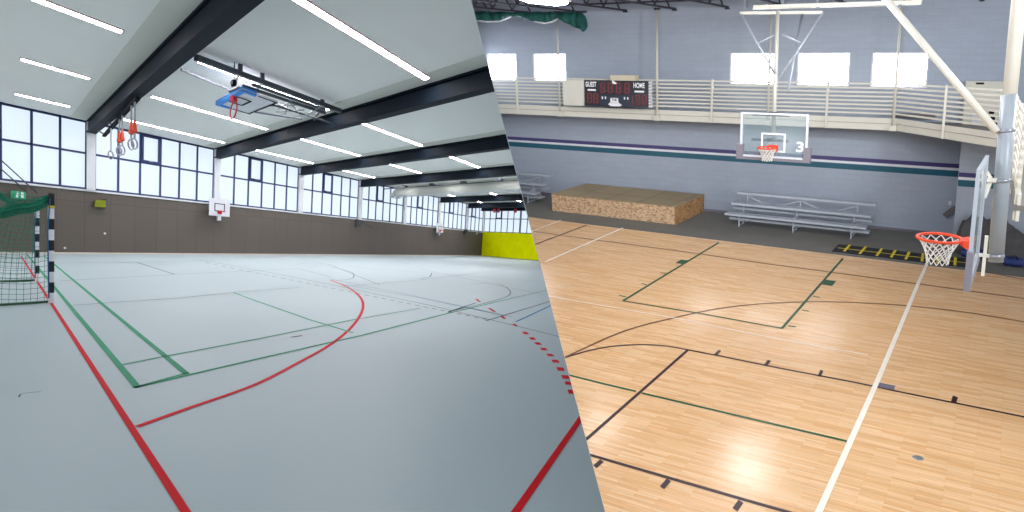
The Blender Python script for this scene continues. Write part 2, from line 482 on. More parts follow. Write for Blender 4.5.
# curtain box and its rail between the fourth and fifth beam
t = thing('curtain_box', LH, (24.6, WB - .8, 5.1), 'pale divider curtain box running across the hall between dark beams', 'curtain box')
MB(LH).box(24.3, 25.0, -6, WB - .6, 5.28, 5.72).build('box', 'ceiling edge', t)
MB(LH).box(24.35, 24.95, -6, WB - .7, 5.20, 5.28).build('rolled_curtain', 'white paint', t)
MB(LH).box(24.55, 24.7, -6, WB - .6, 5.72, CEIL).build('hanger', 'ceiling edge', t)
MB(LH).box(24.2, 25.1, WB - .9, WB - .2, 5.1, 5.5).build('motor_housing', 'white paint', t)
t = thing('winch_rail', LH, (23.2, WB - .8, 5.75), 'thin dark winch rail with pulleys beside the pale curtain box', 'rail')
MB(LH).box(23.1, 23.2, -6, WB - .6, 5.66, 5.72).build('rail', 'dark steel', t)
for b in (24.5, 21, 17.5, 14): MB(LH).box(23.0, 23.35, b - .22, b + .22, 5.72, 5.86).build('pulley', 'dark steel', t)

# --- floor markings of the grey hall (measured on the floor plane)
def lp(*pts): return [LH.px(x, y, c=0) for x, y in pts]
def lines(H, fo, name, m_, items, label, c=.004):
    mb = MB(H)
    for pts, wd in items: mb.ribbon(pts, wd, c)
    return mb.build(name, m_, fo, label=label)
lines(LH, fl, 'court_line', 'red paint', [
    ([(.715, 1.2), (.715, 26)], .042),
    (smooth(lp((137, 427), (190, 408), (256, 384.5), (300, 362), (330, 345), (350, 329), (361, 314), (363, 304), (360, 297), (352, 290), (342, 284.5), (330, 280))), .055),
    (lp((600, 390), (579, 421), (516, 512), (480, 564)), .05)], 'red painted goal lines')
dash = MB(LH)
for p, q_ in (((476, 299), (480, 302)), ((489, 308), (495, 312)), ((501, 316), (505, 319)), ((513.5, 324), (517, 326.5)), ((524, 332), (527, 334.5)), ((531, 337.5), (534, 340)), ((536.5, 342.5), (539.5, 345)), ((542.5, 348), (545, 350.5)), ((549, 354), (551.5, 356.5)), ((554.5, 360), (556.5, 363)), ((559.5, 367.5), (561.5, 371)), ((564.5, 375.5), (566.5, 379)), ((568.5, 382), (569.5, 385)), ((571.5, 390), (573, 394))):
    dash.ribbon(lp(p, q_), .09 if p[1] > 330 else .06)
dash.build('dashed_line', 'red paint', fl, label='red dashed free throw arc')
g = [([(.935, 5.12), (.93, 27)], .055), ([(1.40, 5.2), (1.40, 26)], .055), (lp((134, 388), (256, 359.5), (362, 335.5), (448, 313.5), (552, 289)), .05),
     (lp((122, 365), (160, 357.5), (256, 339.5), (350, 320.5), (420, 308.5)), .04), (lp((188, 373), (134, 388)), .045)]
lines(LH, fl, 'court_line', 'green paint', g, 'green court lines')
lines(LH, fl, 'court_line', 'green paint', [(lp((233, 292.5), (256, 301), (310, 320), (353, 333)), .045)], 'short green cross line', .0045)
lines(LH, fl, 'court_line', 'grey line paint', [
    (lp((72, 305.5), (180, 298), (233, 292.5), (300, 287.5)), .04), (lp((60, 281), (175, 274.5), (300, 268.5)), .04), (lp((137, 262.5), (175, 274.5)), .05), (lp((55, 263), (137, 262.5), (230, 259.5)), .05),
    (lp((200, 260), (256, 270), (330, 284.5), (430, 305.5), (512, 325), (560, 337)), .035),
    (lp((330, 279), (400, 293), (512, 317)), .03),
    (smooth(lp((448, 312), (490, 302), (508, 296), (510, 291), (505, 287), (495, 283.5), (470, 284))), .04),
    (lp((448, 312), (476, 303)), .05), (lp((486, 321), (545, 303), (560, 298)), .05), (lp((330, 277), (300, 269)), .03),
    (lp((340, 287), (420, 280), (480, 273)), .035), (lp((380, 285), (330, 265), (300, 259)), .035), (smooth(lp((300, 267), (330, 267), (350, 272), (354, 276), (350, 279), (335, 281))), .04),
    (lp((420, 269), (520, 290), (545, 295)), .03), (lp((320, 259), (545, 268)), .05), (lp((432, 273), (430, 277), (420, 279)), .05), (lp((300, 263), (560, 283)), .04)], 'thin grey court lines')
lines(LH, fl, 'court_line', 'blue paint', [(lp((516, 322), (552, 305), (566, 299)), .045), (lp((345, 285), (420, 298), (500, 315)), .03)], 'blue court lines', .005)
dd = MB(LH)
for k in range(34):
    x0 = 205 + k * 8.4; y0 = 262.6 + (x0 - 205) * .2025
    dd.ribbon(lp((x0, y0), (x0 + 4.6, y0 + .93)), .035)
dd.build('dashed_line', 'dark paint', fl, label='thin dashed grey centre line')
lines(LH, fl, 'court_line', 'dark paint', [(lp((291, 337.5), (302, 335.8)), .045), (lp((448, 312.5), (466, 306.5)), .04), (smooth(lp((19, 397.5), (21, 394.5), (30, 393), (41, 392))), .01)], 'short dark marks')

# --- handball goal
g = thing('handball_goal', LH, (.71, 13.6, 0), 'handball goal with black and white banded posts and green net', 'goal')
B0, B1 = 11.58, 15.75; A0 = .715
def goalpost(b):
    m_ = MB(LH); m_.box(A0 - .042, A0 + .042, b - .055, b + .055, 0, 2.0); return m_
goalpost(B0).build('post', 'banded post', g); goalpost(B1).build('post', 'banded post', g)
MB(LH).box(A0 - .042, A0 + .042, B0 + .055, B1 - .055, 1.92, 2.0).build('crossbar', 'banded post', g)
for b in (B0, B1):
    MB(LH).box(A0 - .046, A0 + .046, b - .06, b + .06, 1.74, 1.78).build('collar', 'yellow rubber', g, label='yellow collar')
    MB(LH).tube([(A0, b, .03), (A0 - 1.1, b, .03)], .022).build('ground_bar', 'dark green paint', g)
    MB(LH).tube([(A0, b, 1.9), (A0 - .5, b, 1.82), (A0 - .9, b, 1.2), (A0 - 1.1, b, .03)], .014, 6).build('net_hoop', 'net green', g)
    MB(LH).tube([(A0 - .02, b - .07, 1.9), (A0 - .05, b - .07, 1.3), (A0 - .035, b - .07, .1)], .01, 5).build('net_cord', 'net blue', g)
MB(LH).tube([(A0 - 1.1, B0, .03), (A0 - 1.1, B1, .03)], .022).build('ground_bar', 'dark green paint', g)
def netpt(s_, t_):
    """s_: 0 front .. 1 back, t_: 0 bottom .. 1 top for the side nets"""
    depth = 1.1 - .45 * t_ ** 2
    sag = .12 * math.sin(math.pi * min(s_, 1)) * t_
    return A0 - s_ * depth, t_ * 1.93 - sag + .02
net = MB(LH); r_ = .0035
for b in (B0 + .02, B1 - .02):
    for i in range(13):
        s_ = i / 12; net.tube([(netpt(s_, j / 8)[0], b + .03 * math.sin(j * 2 + i), netpt(s_, j / 8)[1]) for j in range(9)], r_, 4)
    for j in range(21):
        t_ = j / 20; net.tube([(netpt(i / 6, t_)[0], b + .03 * math.sin(j + i), netpt(i / 6, t_)[1] - .02 * math.sin(i)) for i in range(7)], r_, 4)
nb = 34
for i in range(nb + 1):
    b = B0 + (B1 - B0) * i / nb
    net.tube([(netpt(1, j / 8)[0], b, netpt(1, j / 8)[1]) for j in range(9)], r_, 4)
    net.tube([(netpt(s_ / 4, 1)[0], b, 1.93 - .22 * math.sin(math.pi * s_ / 4) * math.sin(math.pi * i / nb) ** .3) for s_ in range(5)], r_, 4)
for j in range(21):
    t_ = j / 20; net.tube([(netpt(1, t_)[0] - .03 * math.sin(i), B0 + (B1 - B0) * i / 8, netpt(1, t_)[1]) for i in range(9)], r_, 4)
for s_ in range(1, 9):
    net.tube([(netpt(s_ / 8, 1)[0], B0 + (B1 - B0) * i / 10, 1.93 - .22 * math.sin(math.pi * s_ / 8) * math.sin(math.pi * i / 10) ** .3) for i in range(11)], r_, 4)
net.build('net', 'net green', g)
# bunched upper edge of the net hanging below the crossbar
bn = MB(LH)
for b_off in (.0, 1.3, 2.6):
    for rr, dz in ((.035, 0), (.025, .05), (.02, -.06), (.015, -.11)):
        pts = []
        for i in range(9):
            s_ = i / 8
            pts.append((A0 - .75 * s_, B0 + b_off + .12 * s_, 1.93 - .33 * s_ ** .6 + dz + .02 * math.sin(i * 1.7 + b_off)))
        bn.tube(pts, rr, 6)
bn.build_each('gathered_net', 'net green', g)

# stay ropes running up to the window wall above the goal
for (p, q_, nm) in (((1, 160), (37, 193), 'upper'), ((0, 168), (28, 193), 'lower')):
    MB(LH).tube([LH.px(*p, b=27.3), LH.px(*q_, b=27.75)], .022, 6).build('stay_rope', 'dark steel', label='thin dark stay rope crossing the window above the goal, the %s one' % nm, cat='rope', group='ropes above the goal')

# emergency exit sign
x0, _, z0 = LH.px(11, 198, b=27.9); x1, _, z1 = LH.px(26, 192, b=27.9)
t = thing('exit_sign', LH, ((x0 + x1) / 2, 27.9, z0), 'small green emergency exit sign with running figure on the wall behind the goal', 'sign')
MB(LH).box(x0, x1, 27.9, 28, z0, z1).build('housing', 'exit green', t)
pg = MB(LH); hh = z1 - z0; ww = x1 - x0; yb = 27.895
def qd(mb, fx0, fx1, fz0, fz1, sk=0):
    mb.slab([(x0 + ww * fx0, yb, z0 + hh * fz0), (x0 + ww * fx1, yb, z0 + hh * fz0), (x0 + ww * (fx1 + sk), yb, z0 + hh * fz1), (x0 + ww * (fx0 + sk), yb, z0 + hh * fz1)], np.array([0, .01, 0]))
qd(pg, .30, .38, .15, .5, .06); qd(pg, .42, .49, .15, .5, -.04); qd(pg, .36, .46, .48, .76, .02); qd(pg, .44, .54, .6, .68); qd(pg, .41, .47, .8, .95)
qd(pg, .66, .85, .15, .9); qd(pg, .54, .62, .4, .6)
pg.build('pictogram', 'lettering', t)

# olive box hanging on the wall
x0, _, z0 = LH.px(94.5, 207, b=27.8); x1, _, z1 = LH.px(106, 200.5, b=27.8)
t = thing('equipment_pouch', LH, ((x0 + x1) / 2, 27.9, z0), 'olive yellow equipment pouch fixed high on the grey wall under the window', 'pouch')
MB(LH).slab([(x0, 27.75, z0), (x1, 27.75, z0 + .03), (x1 - .02, 27.75, z1), (x0 + .03, 27.75, z1 - .03)], np.array([0, .25, 0])).build('body', 'olive fabric', t)
MB(LH).box(x0 + .08, x1 - .08, 27.72, 27.75, z0 + .12, z1 - .1).build('flap', 'olive fabric', t)
MB(LH).box(x1 - .02, x1 + .03, 27.78, 27.97, z0 - .02, z1 + .1).build('bracket', 'dark steel', t)
# small white wall sockets
for (x, y, lb) in ((105, 233.5, 'small round white socket low on the grey wall right of the goal'), (65, 248, 'small pale socket just above the floor right of the goal post'), (477, 233.5, 'small white disc high on the grey wall near the lime panel')):
    a_, _, c_ = LH.px(x, y, b=27.95); r0 = .045 if x < 400 else .13
    m_ = MB(LH); n = 12
    m_.add([(a_ + r0 * math.cos(2 * math.pi * i / n), 27.93, c_ + r0 * math.sin(2 * math.pi * i / n)) for i in range(n)] + [(a_ + r0 * 1.1 * math.cos(2 * math.pi * i / n), 28.0, c_ + r0 * 1.1 * math.sin(2 * math.pi * i / n)) for i in range(n)],
           [tuple(range(n))] + [(i, (i + 1) % n, n + (i + 1) % n, n + i) for i in range(n)])
    m_.build('wall_socket', 'white board', label=lb, cat='socket')
# wall bracket in the middle of the wall and dark clamp
a_, _, c_ = LH.px(362, 224, b=27.9)
t = thing('wall_bracket', LH, (a_, 27.9, c_), 'small dark folding bracket on the grey wall under the windows', 'bracket')
MB(LH).bar((a_ - .6, 27.8, c_ + .3), (a_ + .9, 27.5, c_ - .25), .06, .08).build('arm', 'dark steel', t)
MB(LH).bar((a_ - .4, 27.9, c_ - .2), (a_ - .1, 27.55, c_ + .12), .06, .08).build('strut', 'dark steel', t)
MB(LH).box(a_ - .7, a_ - .5, 27.8, 28, c_ - .3, c_ + .35).build('plate', 'dark steel', t)
a_, _, c_ = LH.px(465, 232, b=27.9)
t = thing('wall_clamp', LH, (a_, 27.9, c_), 'small dark clamp under the sill near the far corner', 'clamp')
MB(LH).box(a_ - .25, a_ + .25, 27.7, 28, c_ - .25, c_ + .25).build('plate', 'dark steel', t)
MB(LH).box(a_ - .1, a_ + .1, 27.5, 27.7, c_ - .1, c_ + .3).build('hook', 'dark steel', t)

# --- basketball boards on the long wall
def ring(mb, c0, r, axis_a, axis_b, tr, n=28, m=6):
    pts = [tuple(np.array(c0) + r * math.cos(2 * math.pi * i / n) * np.array(axis_a) + r * math.sin(2 * math.pi * i / n) * np.array(axis_b)) for i in range(n)]
    mb.tube(pts, tr, m, closed=True)
def wall_hoop(x0, x1, z0, z1, label):
    b = 27.45; a_ = (x0 + x1) / 2
    t = thing('basketball_hoop', LH, (a_, 27.9, z0 - .25), label, 'basketball hoop', 'practice hoops on the grey wall')
    bb = MB(LH).box(x0, x1, b, b + .06, z0, z1).build('backboard', 'white board', t)
    k = .045; i0, i1, j0, j1 = a_ - (x1 - x0) * .25, a_ + (x1 - x0) * .25, z0 + (z1 - z0) * .27, z0 + (z1 - z0) * .72
    sq = MB(LH)
    for q_ in ((i0, i1, j0, j0 + k), (i0, i1, j1 - k, j1), (i0, i0 + k, j0 + k, j1 - k), (i1 - k, i1, j0 + k, j1 - k)): sq.box(q_[0], q_[1], b - .008, b, q_[2], q_[3])
    sq.build('target_square', 'black paint', bb)
    rm = MB(LH); ring(rm, (a_, b - .34, z0 + (z1 - z0) * .27), .23, (1, 0, 0), (0, 1.25, 0), .018); rm.build('rim', 'red enamel', t)
    MB(LH).box(a_ - .12, a_ + .12, b - .06, b - .01, z0 + (z1 - z0) * .12, z0 + (z1 - z0) * .3).build('rim_bracket', 'red enamel', t)
    MB(LH).box(a_ - .1, a_ + .1, b, b + .3, z0 - .25, z0 + .05).build('mount', 'white board', t)
    m_ = MB(LH); m_.box(x0 + .1, x0 + .18, b + .06, WB, z0 + .2, z0 + .3); m_.box(x1 - .18, x1 - .1, b + .06, WB, z0 + .2, z0 + .3); m_.build_each('wall_frame', 'dark steel', t)
    nt_ = MB(LH)
wall_hoop(8.42, 9.62, 2.24, 3.24, 'white practice backboard with red rim under the second column of the grey wall')
wall_hoop(31.5, 32.75, 2.4, 3.35, 'tiny white practice backboard far down the grey wall')

# --- hoop folded up under the ceiling
Cc = 5.3
A_, B_, C_, D_ = [np.array(LH.px(*p, c=Cc)) for p in ((215.5, 104), (242.5, 89.5), (278, 102.5), (249.5, 114))]
t = thing('folded_basketball_hoop', LH, tuple((A_ + C_) / 2 + np.array([0, 0, .6])), 'basketball hoop folded up under the ceiling, blue padded white board with red rim', 'basketball hoop')
upv = np.array([0, 0, .05])
bb = MB(LH).slab([A_, B_, C_, D_], upv).build('backboard', 'white board', t)
def lerp(p, q_, k): return p + (q_ - p) * k
def edgebar(mb, p, q_, in_p, in_q, z0=-.04, z1=.09):
    mb.hexa([tuple(x + np.array([0, 0, z0])) for x in (p, q_, in_q, in_p)] + [tuple(x + np.array([0, 0, z1])) for x in (p, q_, in_q, in_p)])
bp = MB(LH); k = .10
edgebar(bp, A_, B_, lerp(A_, D_, k), lerp(B_, C_, k))
edgebar(bp, lerp(B_, C_, k), lerp(B_, C_, .38), lerp(lerp(B_, C_, k), lerp(A_, D_, k), .06), lerp(lerp(B_, C_, .38), lerp(A_, D_, .38), .06))
edgebar(bp, lerp(A_, D_, k), lerp(A_, D_, .38), lerp(lerp(A_, D_, k), lerp(B_, C_, k), .06), lerp(lerp(A_, D_, .38), lerp(B_, C_, .38), .06))
bp.build('edge_padding', 'blue pad', bb, label='blue edge padding')
def uvp(s_, r_): return lerp(lerp(A_, D_, s_), lerp(B_, C_, s_), r_)
ln = MB(LH)
def lnbar(p0, p1, wd=.05):
    ln.bar(tuple(uvp(*p0) - [0, 0, .012]), tuple(uvp(*p1) - [0, 0, .012]), wd, .012)
for p0, p1 in (((.14, .34), (.14, .66)), ((.14, .34), (.5, .34)), ((.14, .66), (.5, .66)), ((.5, .34), (.5, .66)), ((.97, 0), (.97, 1)), ((.45, .02), (.97, .02)), ((.45, .98), (.97, .98))): lnbar(p0, p1)
ln.build('target_square', 'black paint', bb)
rc = uvp(.05, .64)
rm = MB(LH); ring(rm, tuple(rc + np.array([0, 0, -.40])), .26, (0, 1, 0), (.1, 0, 1), .018); rm.build('rim', 'red enamel', t)
MB(LH).box(rc[0] - .06, rc[0] + .06, rc[1] - .13, rc[1] + .13, rc[2] - .16, rc[2] - .01).build('rim_bracket', 'red enamel', t)
arm = MB(LH)
for (p, q_) in (((243, 86), (325, 113)), ((253, 84.5), (325, 110)), ((230, 92), (240, 88))): arm.tube([LH.px(*p, c=5.45), LH.px(*q_, c=5.55)], .05, 6)
arm.tube([LH.px(255, 112, c=5.42), LH.px(302, 119, c=5.5)], .035, 6); arm.tube([LH.px(270, 104, c=5.42), LH.px(335, 124, c=5.62)], .03, 6)
arm.build_each('folding_arm', 'dark steel', t)
st = MB(LH)
for (p, q_) in (((278, 109), (296, 98)), ((290, 103), (302, 116)), ((270, 106), (300, 105)), ((301, 118), (322, 106)), ((285, 114), (290, 98)), ((262, 96), (290, 110)), ((276, 112), (304, 110)), ((255, 92), (275, 104))): st.tube([LH.px(*p, c=5.48), LH.px(*q_, c=5.52)], .022, 5)
st.build_each('lattice_strut', 'steel', t)
rl = MB(LH)
p, q_ = LH.px(196, 57.5, c=5.85), LH.px(340, 111, c=5.85); rl.bar(p, q_, .17, .14); rl.build('mounting_rail', 'dark steel', t)
MB(LH).bar(LH.px(181, 69.5, c=5.75), LH.px(236, 92, c=5.75), .05, .06).build('mounting_rail', 'dark steel', t)
hg = MB(LH)
for x, y in ((240, 73.5), (262, 82), (322, 107)):
    q_ = LH.px(x, y, c=5.85); hg.bar(q_, (q_[0], q_[1], CEIL), .1, .1)
    hg.bar(q_, tuple(np.array(LH.px(x - 8, y + 13, c=5.75))), .05, .05)
hg.build_each('hanger', 'dark steel', t)
# round loudspeaker by the folded hoop
q_ = LH.px(234, 83, c=5.55)
t = thing('ceiling_speaker', LH, (q_[0], q_[1], 5.4), 'small round black ceiling speaker hanging beside the folded hoop', 'speaker')
n = 16; m_ = MB(LH)
rr = [(.0, .1), (.07, .1), (.09, .06), (.09, -.05), (.07, -.08), (0, -.08)]
P = []; Fc = []
for i, (r0, d0) in enumerate(rr):
    for k in range(n):
        P.append((q_[0] - d0 * .6, q_[1] + r0 * 1.35 * math.cos(2 * math.pi * k / n) + d0 * .3, q_[2] + r0 * math.sin(2 * math.pi * k / n)))
for i in range(len(rr) - 1):
    for k in range(n): Fc.append((i * n + k, i * n + (k + 1) % n, (i + 1) * n + (k + 1) % n, (i + 1) * n + k))
m_.add(P, Fc, True).build('cabinet', 'black paint', t)
m_ = MB(LH); ring(m_, (q_[0] - .06, q_[1], q_[2]), .04, (0, 1.3, 0), (0, 0, 1), .012); m_.build('cone', 'steel', t)
MB(LH).tube([(q_[0], q_[1], q_[2] + .12), (q_[0], q_[1], CEIL)], .015, 5).build('stem', 'black paint', t)

# --- gymnastic rings
p0, p1 = np.array(LH.px(104, 136, c=5.42)), np.array(LH.px(138, 98, c=5.42))
t = thing('ring_rail', LH, tuple(p0), 'dark track for gymnastic rings fixed under the nearest roof beam', 'rail')
MB(LH).bar(tuple(p0), tuple(p1), .12, .08).build('track', 'black paint', t)
m_ = MB(LH)
for k in (.05, .35, .65, .95): q_ = lerp(p0, p1, k); m_.bar(tuple(q_), (3.2, q_[1], 5.54), .05, .05)
m_.build_each('bracket', 'dark steel', t)
for (x, yr, yt, col, lb) in ((111, 155, 0, 'white paint', 'gymnastic ring on a pale strap, nearest to the window column'), (119.5, 151, 138, 'orange strap', 'gymnastic ring with orange pouch, left ring of the middle pair'),
                             (122.5, 150, 136, 'orange strap', 'gymnastic ring with orange pouch, right ring of the middle pair'), (131.5, 144.5, 129, 'orange strap', 'gymnastic ring with orange pouch, left ring of the front pair'), (135, 143.5, 127, 'orange strap', 'gymnastic ring with orange pouch, right ring of the front pair')):
    k = (x - 104) / 34.0; tp = lerp(p0, p1, .5)
    yy = 136 - 38 * k; tp = np.array(LH.px(x, yy, c=5.38)); tp[2] = 5.37
    rc = np.array(LH.px(x, yr, a=tp[0]))
    t = thing('gymnastic_ring', LH, tuple(tp), lb, 'gymnastic ring', 'gymnastic rings under the beam')
    MB(LH).bar(tuple(tp), (tp[0], tp[1], rc[2] + .16), .05, .02).build('strap', 'white board' if yt == 0 else 'steel', t)
    m_ = MB(LH); ring(m_, (tp[0], tp[1], rc[2]), .16, (.7, 1.2, 0), (0, 0, 1), .024, 20); m_.build('ring', 'wood ring', t)
    if yt:
        cz = LH.px(x, yt - 1, a=tp[0])[2]
        P = []; n = 6
        for (r0, dz) in ((.02, .2), (.05, .08), (.085, -.18), (.02, -.22)):
            for k in range(n): P.append((tp[0] + r0 * math.cos(2 * math.pi * k / n), tp[1] + 1.5 * r0 * math.sin(2 * math.pi * k / n), cz + dz))
        Fc = [(i * n + k, i * n + (k + 1) % n, (i + 1) * n + (k + 1) % n, (i + 1) * n + k) for i in range(3) for k in range(n)] + [tuple(range(n)), tuple(range(3 * n, 4 * n))]
        MB(LH).add(P, Fc).build('pouch', 'orange strap', t, label='orange strap pouch')
# hanging number tags in front of the far end windows
for x in (494.5, 498.5, 515.5):
    q_ = LH.px(x, 210.5, a=41.4)
    m_ = MB(LH); m_.box(41.38, 41.44, q_[1] - .18, q_[1] + .18, q_[2] - .25, q_[2] + .2); m_.box(41.4, 41.42, q_[1] - .02, q_[1] + .02, q_[2] + .2, 5.54)
    m_.build('hanging_tag', 'faded red paint', label={494.5: 'small red hanging tag in front of the end windows, leftmost of three', 498.5: 'small red hanging tag in front of the end windows, middle of three', 515.5: 'small red hanging tag in front of the end windows, nearest the partition'}[x], cat='tag', group='red tags by the end windows')

# ================================================================== WOOD-FLOORED HALL
RW = 23.1; RC = 8.6; WOOD = 19.35; JB = 21.5; JA = 1.15
fo = struct(MB(RH).box(-9, 24, 1, WOOD, -.3, 0), 'floor', 'wood floor')
struct(MB(RH).box(-9, 24, WOOD, RW + .3, -.3, 0), 'floor', 'concrete')
struct(MB(RH).box(-9, 24, WOOD - .09, WOOD, 0, .003), 'trim_30', 'wood edge')
def rp(*pts): return [RH.px(x, y, c=0) for x, y in pts]

wins = [(18.82, 17.38), (16.60, 15.08), (8.56, 6.94), (6.27, 4.60), (3.96, 2.32)]
WZ0, WZ1 = 4.99, 6.17
wm = MB(RH)
wm.box(JA, 24, RW, RW + .3, 0, WZ0); wm.box(JA, 24, RW, RW + .3, WZ1, RC); wm.box(-9, JA, RW, RW + .3, 3.78, RC)
ed = [24] + [x for w_ in wins for x in w_] + [JA]
for i in range(0, len(ed), 2): wm.box(ed[i + 1], ed[i], RW, RW + .3, WZ0, WZ1)
wf = struct(wm, 'wall_far', 'block wall')
wr = struct(MB(RH).box(-9, JA, JB, RW + .3, 0, 3.78), 'wall_right', 'block wall')
for k, (a1, a0) in enumerate(wins):
    r_o = MB(RH).box(a0, a1, RW + .1, RW + .14, WZ0, WZ1).build('window_%d' % (20 + k), 'bright pane', kind='structure')
    m_ = MB(RH)
    for q_ in ((a0, a0 + .05, WZ0, WZ1), (a1 - .05, a1, WZ0, WZ1), (a0 + .05, a1 - .05, WZ0, WZ0 + .05), (a0 + .05, a1 - .05, WZ1 - .05, WZ1)): m_.box(q_[0], q_[1], RW + .02, RW + .1, q_[2], q_[3])
    m_.build('window_frame', 'white board', r_o)
for (nm, m_, z0, z1) in (('stripe', 'purple stripe', 2.36, 2.50), ('stripe', 'white stripe', 2.27, 2.36), ('stripe', 'teal stripe', 2.06, 2.27)):
    MB(RH).box(JA, 24, RW - .006, RW, z0, z1).build(nm, m_, wf, label=m_.split()[0] + ' painted wall stripe')
    MB(RH).box(-9, JA - .01, JB - .006, JB, z0 - .02, z1 - .02).build(nm, m_, wr, label=m_.split()[0] + ' painted wall stripe')
struct(MB(RH).box(JA, 24, RW - .02, RW, 0, .09), 'baseboard_far', 'grey mark paint')
struct(MB(RH).box(-9, 24, 1, RW + .3, RC, RC + .3), 'ceiling', 'roof deck')

# roof joists
for k in range(-4, 6):
    a = 8.67 + 1.91 * k if k < 3 else 8.67 + 1.9 * k
    b0 = 4.0
    t = thing('roof_joist', RH, (a, RW - .2, 7.8), 'dark open web steel roof joist, number %d from the hoop mast side' % (k + 5), 'joist', 'open web joists under the roof')
    t['label'] = 'dark roof joist meeting the block wall ' + {-4: 'at the far right above the pole', -3: 'right of the rightmost window', -2: 'above the rightmost window', -1: 'above the window right of the mast', 0: 'above the window left of the mast', 1: 'right of the thin column', 2: 'above the scoreboard', 3: 'above the cream panel', 4: 'above the green curtain', 5: 'beside the partition'}[k]
    if MB(RH).box(a - .035, a + .035, b0, RW, 7.8, 7.86).build('bottom_chord', 'truss steel', t) is None:
        bpy.data.objects.remove(t); continue
    MB(RH).box(a - .05, a + .05, b0, RW, 8.46, 8.54).build('top_chord', 'truss steel', t)
    m_ = MB(RH); b = RW - .5; s_ = 0
    while b > b0 + .6:
        m_.bar((a, b, 7.86 if s_ == 0 else 8.48), (a, b - .55, 8.48 if s_ == 0 else 7.86), .04, .05); b -= .55; s_ = 1 - s_
    m_.build('web_bar', 'truss steel', t)
    MB(RH).box(a - .06, a + .06, RW - .15, RW, 7.74, 7.8).build('bearing_plate', 'truss steel', t)
for b, lb in ((21.2, 'nearest the block wall'), (16.5, 'farther from the block wall')):
    MB(RH).bar((-8, b, 7.94), (14.5, b, 7.94), .05, .05).build('bridging_rod', 'truss steel', label='thin dark bridging rod across the roof joists, %s' % lb, cat='rod')

# hall lamp seen at the top
q0, q1 = RH.px(522, -1, c=7.7), RH.px(563, 4.5, c=7.7)
t = thing('hall_lamp', RH, q1, 'long glowing hall lamp hanging under the joists above the green curtain', 'ceiling light')
aa = (q0[0] + q1[0]) / 2
m_ = MB(RH); P = []; n = 8
for b in np.linspace(q0[1], q1[1], 6):
    e_ = .6 if b in (q0[1], q1[1]) else 1
    for k in range(n):
        th = math.pi + math.pi * k / (n - 1); P.append((aa + .22 * e_ * math.cos(th), b, 7.78 + .16 * e_ * math.sin(th)))
Fc = [(i * n + k, i * n + k + 1, (i + 1) * n + k + 1, (i + 1) * n + k) for i in range(5) for k in range(n - 1)] + [tuple(range(n)), tuple(range(5 * n, 6 * n))]
m_.add(P, Fc, True).build('lens', 'hall lamp', t)
MB(RH).box(aa - .24, aa + .24, q0[1], q1[1], 7.78, 7.86).build('housing', 'cream steel', t)
MB(RH).tube([(aa, (q0[1] + q1[1]) / 2, 7.86), (aa, (q0[1] + q1[1]) / 2, 8.57)], .02, 5).build('stem', 'dark steel', t)

# unseen point lights added in rows under the roof to brighten the hall
for a in (-2.5, 2.5, 7.5, 12.5):
    for b in (5.0, 9.8, 14.6):
        la = bpy.data.lights.new('fill_light', 'POINT'); la.shadow_soft_size = .6; la.energy = R_FILL_LIGHT * (1.35 if a < 3 else .72); la.color = (0.95, 0.97, 1.0)
        p_ = RH.wp((a, b, 7.3))
        if np.dot(p_ - EYE, pn) < 1: continue
        lo = bpy.data.objects.new('fill_light', la); C.objects.link(lo); lo.location = Vector(p_)
        lo.rotation_euler = Vector(RH.w).to_track_quat('Z', 'Y').to_euler()

# gathered teal curtain under the roof
cb_ = [(466, 11, 19), (477, 11.5, 20), (487, 11.5, 21.5), (500, 11.5, 21), (511, 12, 16.5), (520, 12, 16.5), (533, 12, 21), (545, 12, 23), (552, 12, 21), (558, 12, 18), (565, 12, 22), (575, 12, 27), (582, 12, 30), (587, 25, 32)]
P = []; n = 12; m_ = MB(RH); cnt = 0
for i in range(len(cb_) - 1):
    for j in range(4):
        k = j / 4; x = cb_[i][0] * (1 - k) + cb_[i + 1][0] * k; yt = cb_[i][1] * (1 - k) + cb_[i + 1][1] * k; yb_ = cb_[i][2] * (1 - k) + cb_[i + 1][2] * k
        tp = np.array(RH.px(x, yt, b=21)); bt = np.array(RH.px(x, yb_, b=21)); cnt += 1
        fold = .10 * math.sin(cnt * 1.9) + .06 * math.sin(cnt * .7)
        for q_ in range(n):
            th = 2 * math.pi * q_ / n; mid = (tp + bt) / 2; hz = (tp[2] - bt[2]) / 2
            P.append((mid[0], 21 + .22 * math.sin(th) + fold * (1 - .3 * math.cos(th)), mid[2] + hz * math.cos(th) + .02 * math.sin(3 * th + cnt)))
Fc = [(i * n + k, i * n + (k + 1) % n, (i + 1) * n + (k + 1) % n, (i + 1) * n + k) for i in range(cnt - 1) for k in range(n)] + [tuple(range(n)), tuple(range((cnt - 1) * n, cnt * n))]
t = thing('stage_curtain', RH, (14, 21, 7.3), 'teal green divider curtain gathered up in swags under the roof', 'curtain')
m_.add(P, Fc, True).build('cloth', 'teal cloth', t)
m_ = MB(RH); 
m_.tube([RH.px(x, y + .3, b=20.85) for x, y in ((477, 20), (487, 21.5), (500, 21), (511, 16.5))], .03, 5); m_.tube([RH.px(x, y + .3, b=20.85) for x, y in ((533, 21), (545, 23), (552, 21.5), (558, 18.5))], .025, 5)
m_.build('hem_rope', 'white paint', t, label='pale rope along the hem')
MB(RH).box(12.9, 19, 21.0, 21.1, 7.62, 7.70).build('curtain_track', 'truss steel', t)

